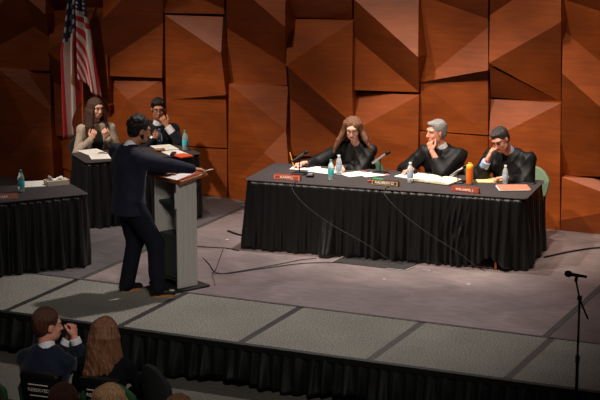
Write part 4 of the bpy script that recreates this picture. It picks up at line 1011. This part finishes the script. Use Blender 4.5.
# --- woman in cardigan at the rear table
L0,rz,T,D=frame(-4.02,4.22,-46)
chair((-4.05,4.24,0),rz,'chair_black',"black chair of the woman in the beige cardigan",top=.84)
J=seated(lean=.12,z=1.20,hy=.14,shw=.17); J.update(wrR=(.10,.27,.86),poR=(.34,.12,.5),wrL=(-.10,.27,.86),poL=(-.34,.12,.5))
J['handR']=((-.35,.25,.9),(-.3,-.9,.0),(.9,1.0,1.1,1.2),.5); J['handL']=((.35,.25,.9),(.3,-.9,.0),(.9,1.0,1.1,1.2),.5)
HR=RZ(.30)@RX(-.12)
root,J=figure("woman with long dark hair in a beige cardigan, hands at her chest",L0,rz,J,'c','skin',.92,HR,.95,True,.92,brow='h_dbrown')
jacket(root,J,'cardigan',g=.034,cut=.46,vw=.075,lower=.14,sleeve=.93,name='cardigan',ve=.05,vd=.07); shirt(root,J,'green_shirt',name='blouse',collar=False,g=.016); trousers(root,J,'denim',.03,'skirt'); shoes(root,J)
A=[(s*a,L,.04,.0) for s in(-1,1) for a,L in((.85,.30),(1.1,.34),(1.4,.33),(1.8,.30),(2.3,.30),(2.8,.30))]
long_hair(root,J['head'],HR,.97,'h_dbrown',A,5,1.03)
# --- the speaker
L0,rz,T,D=frame(-1.62,1.05,55)
J=dict(hip=(-.03,-.08,.93),neck=(-.05,-.05,1.42),head=(-.055,.06,1.58),shL=(-.25,-.09,1.36),shR=(.14,-.04,1.34),hipside=(1,0,0),
 knL=(-.11,.02,.50),knR=(.13,.12,.50),anL=(-.13,-.08,.09),anR=(.20,.10,.09),toeL=(-.1,1,0),toeR=(.25,1,0),
 wrR=T((-1.19,1.44,1.18)),poR=(.8,.1,1.30),wrL=(-.15,.36,1.15),poL=(-.7,-.1,1.0),armk=1.09)
J['handR']=(D((.75,.6,-.05)),(0,0,-1),(.5,.55,.7,.8),.5); J['handL']=((.2,.95,-.1),(0,0,-1),(.3,.3,.3,.3))
HR=RZ(-.10)@RX(-.22)
root,J=figure("bearded man in dark navy suit standing and speaking at the lectern",L0,rz,J,'suit','skin_tan',1.03,HR,1.02,False,1.0,brow='h_black')
jacket(root,J,'navy',g=.038,lower=.17,sleeve=.97,vox=.009,wide=1.16,hem=.80); shirt(root,J,'white_shirt',g=.02); cuff(root,J,'R','white_shirt',.93,1.02,.040); lapels(root,J,'navy',g=.036)
trousers(root,J,'trouser',.026,disp=fold(.006)); shoes(root,J)
hair_short(root,J['head'],HR,1.03,'h_black',.012,curl=1.25)
def beard(root,c,R,s,m):
    c=V(*c)
    def P(*a): return c+R@(V(*a)*s)
    S=SDF(); S.ell(P(0,.048,-.085),V(.044,.042,.040)*s,R,.03)
    for x in(-1,1): S.cap(P(x*.062,.005,-.03),P(x*.040,.03,-.075),.018*s,.022*s,.02)
    S.cap(P(-.02,.092,-.052),P(.02,.092,-.052),.008*s,.008*s,.01)
    S.ell(P(0,.10,-.066),V(.018,.02,.007)*s,R,.004,-1)
    return S.mesh('beard',.005,m,root,hairdisp(.002,c,R))
beard(root,J['head'],HR,1.03,'h_black')
pen((-1.125,1.49,1.165),(-1.06,1.54,1.18),"white pen in the speaker's right hand",'paper2','pen','pen',.005)
# --- audience: short-haired man in navy suit with clasped hands
def arow(x,y,th): 
    a,b,T,D=frame(x,y,th); return (x,y,HZ),b,(lambda p: T((p[0],p[1],p[2]-HZ))),D
L0,rz,T,D=arow(-.32,-2.66,94)
J=seated(lean=.10,z=1.19,hy=.16,shw=.20); J.update(head=(.0,.11,1.19),neck=(0,.08,1.02),shL=(-.175,.07,.93),shR=(.175,.07,.93),wrR=(.12,.30,1.05),poR=(.35,.3,.3),wrL=(.04,.34,1.02),poL=(-.15,.3,.1))
J['handR']=((-.15,.2,.95),(-1,.1,0),(1.2,1.3,1.3,1.3),.6); J['handL']=((.15,.2,.95),(1,.1,0),(1.1,1.2,1.3,1.3),.6)
HR=RZ(-.75)@RX(-.04)
root,J=figure("audience man with short chestnut hair and navy suit, clasped hands at his face",L0,rz,J,'suit','skin_pink',1.02,HR,1.0,False,1.0,brow='h_chest')
jacket(root,J,'navy3',g=.026,sleeve=.84,wide=1.1); shirt(root,J,'white_shirt',g=.02)
for s in 'LR': cuff(root,J,s,'white_shirt',.82,1.0,.044)
trousers(root,J,'navy2'); shoes(root,J)
hair_short(root,J['head'],HR,1.02,'h_chest',.010)
chair((-.14,-2.64,HZ),rz,'chair_dgreen',"dark green chair of the audience man in the navy suit",top=.97,wid=.42)
# --- audience woman with long straight hair
L0,rz,T,D=arow(.10,-2.48,104)
J=seated(lean=.06,z=1.15,hy=.09,shw=.17); J.update(wrR=(.12,.32,.62),poR=(.6,0,.5),wrL=(-.10,.34,.62),poL=(-.6,0,.5))
for s in 'LR': J['hand'+s]=((0,.9,-.3),(0,-.2,-1))
HR=RZ(-.30)@RX(-.08)
root,J=figure("audience woman with long straight light-brown hair, seen from behind",L0,rz,J,'k','skin',.94,HR,.98,True,.93,brow='h_long')
jacket(root,J,'black_knit',g=.026,vee=False,name='sweater',sleeve=.95); trousers(root,J,'denim'); shoes(root,J)
A=[(s*a,L,.045 if s<0 else .02,.05 if s<0 else -.02) for s in(-1,1) for a,L in((1.25,.36),(1.5,.42),(1.75,.46),(2.1,.48),(2.45,.50),(2.8,.50),(3.1,.50))]
long_hair(root,J['head'],HR,1.0,'h_long',A,8,.97,r0=.030)
chair((.25,-2.50,HZ),rz,'chair_dgreen',"dark green chair of the long-haired audience woman",top=.94,wid=.42)
# --- nearest row, only the tops of heads reach into view
def rowhead(x,y,th,label,hm,dz=0,style='s',sk='skin',cloth_='black_knit',vol=1.0):
    L0,rz,T,D=arow(x,y,th); z=1.19+dz
    J=seated(lean=.06,z=z,hy=.10,shw=.18); J.update(wrR=(.12,.32,.62),poR=(.6,0,.5),wrL=(-.10,.34,.62),poL=(-.6,0,.5))
    for s in 'LR': J['hand'+s]=((0,.9,-.3),(0,-.2,-1))
    HR=RX(-.05); root,J=figure(label,L0,rz,J,'k',sk,.95,HR,1.0,style=='l',.95,brow=hm,vx=.008)
    jacket(root,J,cloth_,g=.026,vee=False,name='sweater',sleeve=.95,vox=.011); trousers(root,J,'denim'); shoes(root,J)
    if style=='l': long_hair(root,J['head'],HR,1.0,hm,[(s*a,.20,.03,0.) for s in(-1,1) for a in(1.0,1.3,1.6,2.0,2.4,2.8,3.1)],4,vol,r0=.03)
    else: hair_short(root,J['head'],HR,1.03,hm,.010)
rowhead(.93,-3.85,96,"blond person in the nearest row, only the top of the head in view",'h_blond',-.04,'l',vol=1.12)
rowhead(1.07,-4.62,96,"reddish-brown-haired person at the bottom edge, left of the blond one",'h_red',.19)
rowhead(.76,-4.95,96,"reddish-brown-haired person at the photo's bottom left corner",'h_red',.19)
rowhead(1.74,-4.38,96,"person with light reddish hair at the bottom edge, right of the blond one",'h_blond',.14)
# --- empty audience seats and seat covers
chair((-.60,-2.80,HZ),math.radians(4),'chair_dgreen',"empty dark green chair at the lower left edge",top=.98)
chair((.56,-2.12,HZ),math.radians(-10),'chair_black',"empty black chair right of the long-haired woman",top=.98,wid=.27,arch=.08)
chair((-4.0,1.92,0),math.radians(-41-90),'chair_pale',"pale green chair behind the left table at the photo's edge",top=.92)
def cover(x,y,rz,label,txt="RESERVED",top=.975,w=.31):
    r=empty('seat_cover',(x,y,HZ),rz,label,'seat cover')
    a=math.atan2(.10,.4)
    b=MB(); zc=top-.12
    def yb(z,o): return -.235-.10*(z-.5)/.4-.045-o
    pts=[]
    n=8;vs=[];fs=[]
    prof=[(yb(top-.22,.006),top-.22),(yb(top-.10,.006),top-.10),(yb(top-.01,.006),top-.01),(yb(top,-.0)+.0,top+.012),(yb(top,-.05),top+.012),(yb(top,-.058),top-.01),(yb(top-.12,-.058),top-.12)]
    for i in range(n+1):
        t=-1+2*i/n
        for (yy,zz) in prof: vs.append((t*w/2,yy+.028*t*t,zz-.018*t*t))
    K=len(prof)
    for i in range(n):
        for q in range(K-1): fs.append((i*K+q,i*K+q+1,(i+1)*K+q+1,(i+1)*K+q))
    o=MB().add(vs,fs).build('cover_cloth','black_plastic',r,True); md=o.modifiers.new('t','SOLIDIFY'); md.thickness=.004
    z=top-.12; y0=yb(z,.012)-.004
    rot=(PI/2-a*-1-0.0,0,0)
    text_mesh('lettering',txt,.040,'plate_text',r,(0,y0,z),(PI/2+a*1.0,0,0),.0008,1.0)
    for dz in(.045,-.045):
        MB().box((0,y0-.10*dz/.4*1.0,z+dz),(.16,.003,.006)).build('printed_line','plate_text',r)
    return r
cover(-.14,-2.64,math.radians(94-90),"black seat cover lettered in white behind the navy-suited audience man")
cover(.25,-2.50,math.radians(96-90),"black seat cover lettered in white behind the long-haired woman",top=.945)
chair((.80,-2.80,HZ),math.radians(4),'chair_dgreen',"chair at the bottom edge right of the blond person, under a lettered cover",top=.90,wid=.40)
cover(.80,-2.80,math.radians(4),"black seat cover lettered in white right of the blond head",top=.905)
# ---------------------------------------------------------------- light
def spot(name,loc,tgt,e,size=45,blend=.5,r=.15,col=(1,.86,.72)):
    l=bpy.data.lights.new(name,'SPOT'); l.energy=e; l.spot_size=math.radians(size); l.spot_blend=blend; l.shadow_soft_size=r; l.color=col
    o=bpy.data.objects.new(name,l); COL.objects.link(o); o.location=loc
    o.rotation_euler=Vector(V(*tgt)-V(*loc)).to_track_quat('-Z','Y').to_euler(); return o
spot('stage_front_light',(-2.8,-.4,8.0),(.2,4.2,.4),2500,29,.8,.16)
spot('stage_front_light',(1.6,-.7,8.1),(.3,4.2,.5),2200,29,.8,.16)
spot('stage_front_light',(-5.4,-1.6,7.6),(-3.5,4.2,.7),2600,25,.8,.16)
spot('speaker_front_light',(3.6,-5.0,7.0),(-1.5,1.2,.9),650,15,.9,.2)
for x,e in((-4.8,170),(-2.0,480),(.5,760),(3.0,1050)): spot('wall_wash_light',(x-.4,1.6,7.2),(x,5.3,.7),e,44,1,.12)
spot('stage_top_light',(-.6,3.9,6.2),(-.5,2.0,0),1350,66,.8,.12,(1,.92,.88))
spot('stage_top_light',(-3.0,2.9,6.4),(-3.3,3.2,.8),380,42,.8,.15)
spot('hall_light',(4.5,-7.5,7.5),(-.2,-.2,0),1500,34,1,.5,(1,.95,.90))
w=bpy.data.worlds.new('world'); SC.world=w; w.use_nodes=True; w.node_tree.nodes['Background'].inputs[0].default_value=(1,.85,.75,1); w.node_tree.nodes['Background'].inputs[1].default_value=.042
SC.view_settings.view_transform='Standard'; SC.view_settings.look='None'; SC.view_settings.gamma=1; SC.view_settings.exposure=0
try: SC.view_settings.use_curve_mapping=False
except Exception: pass
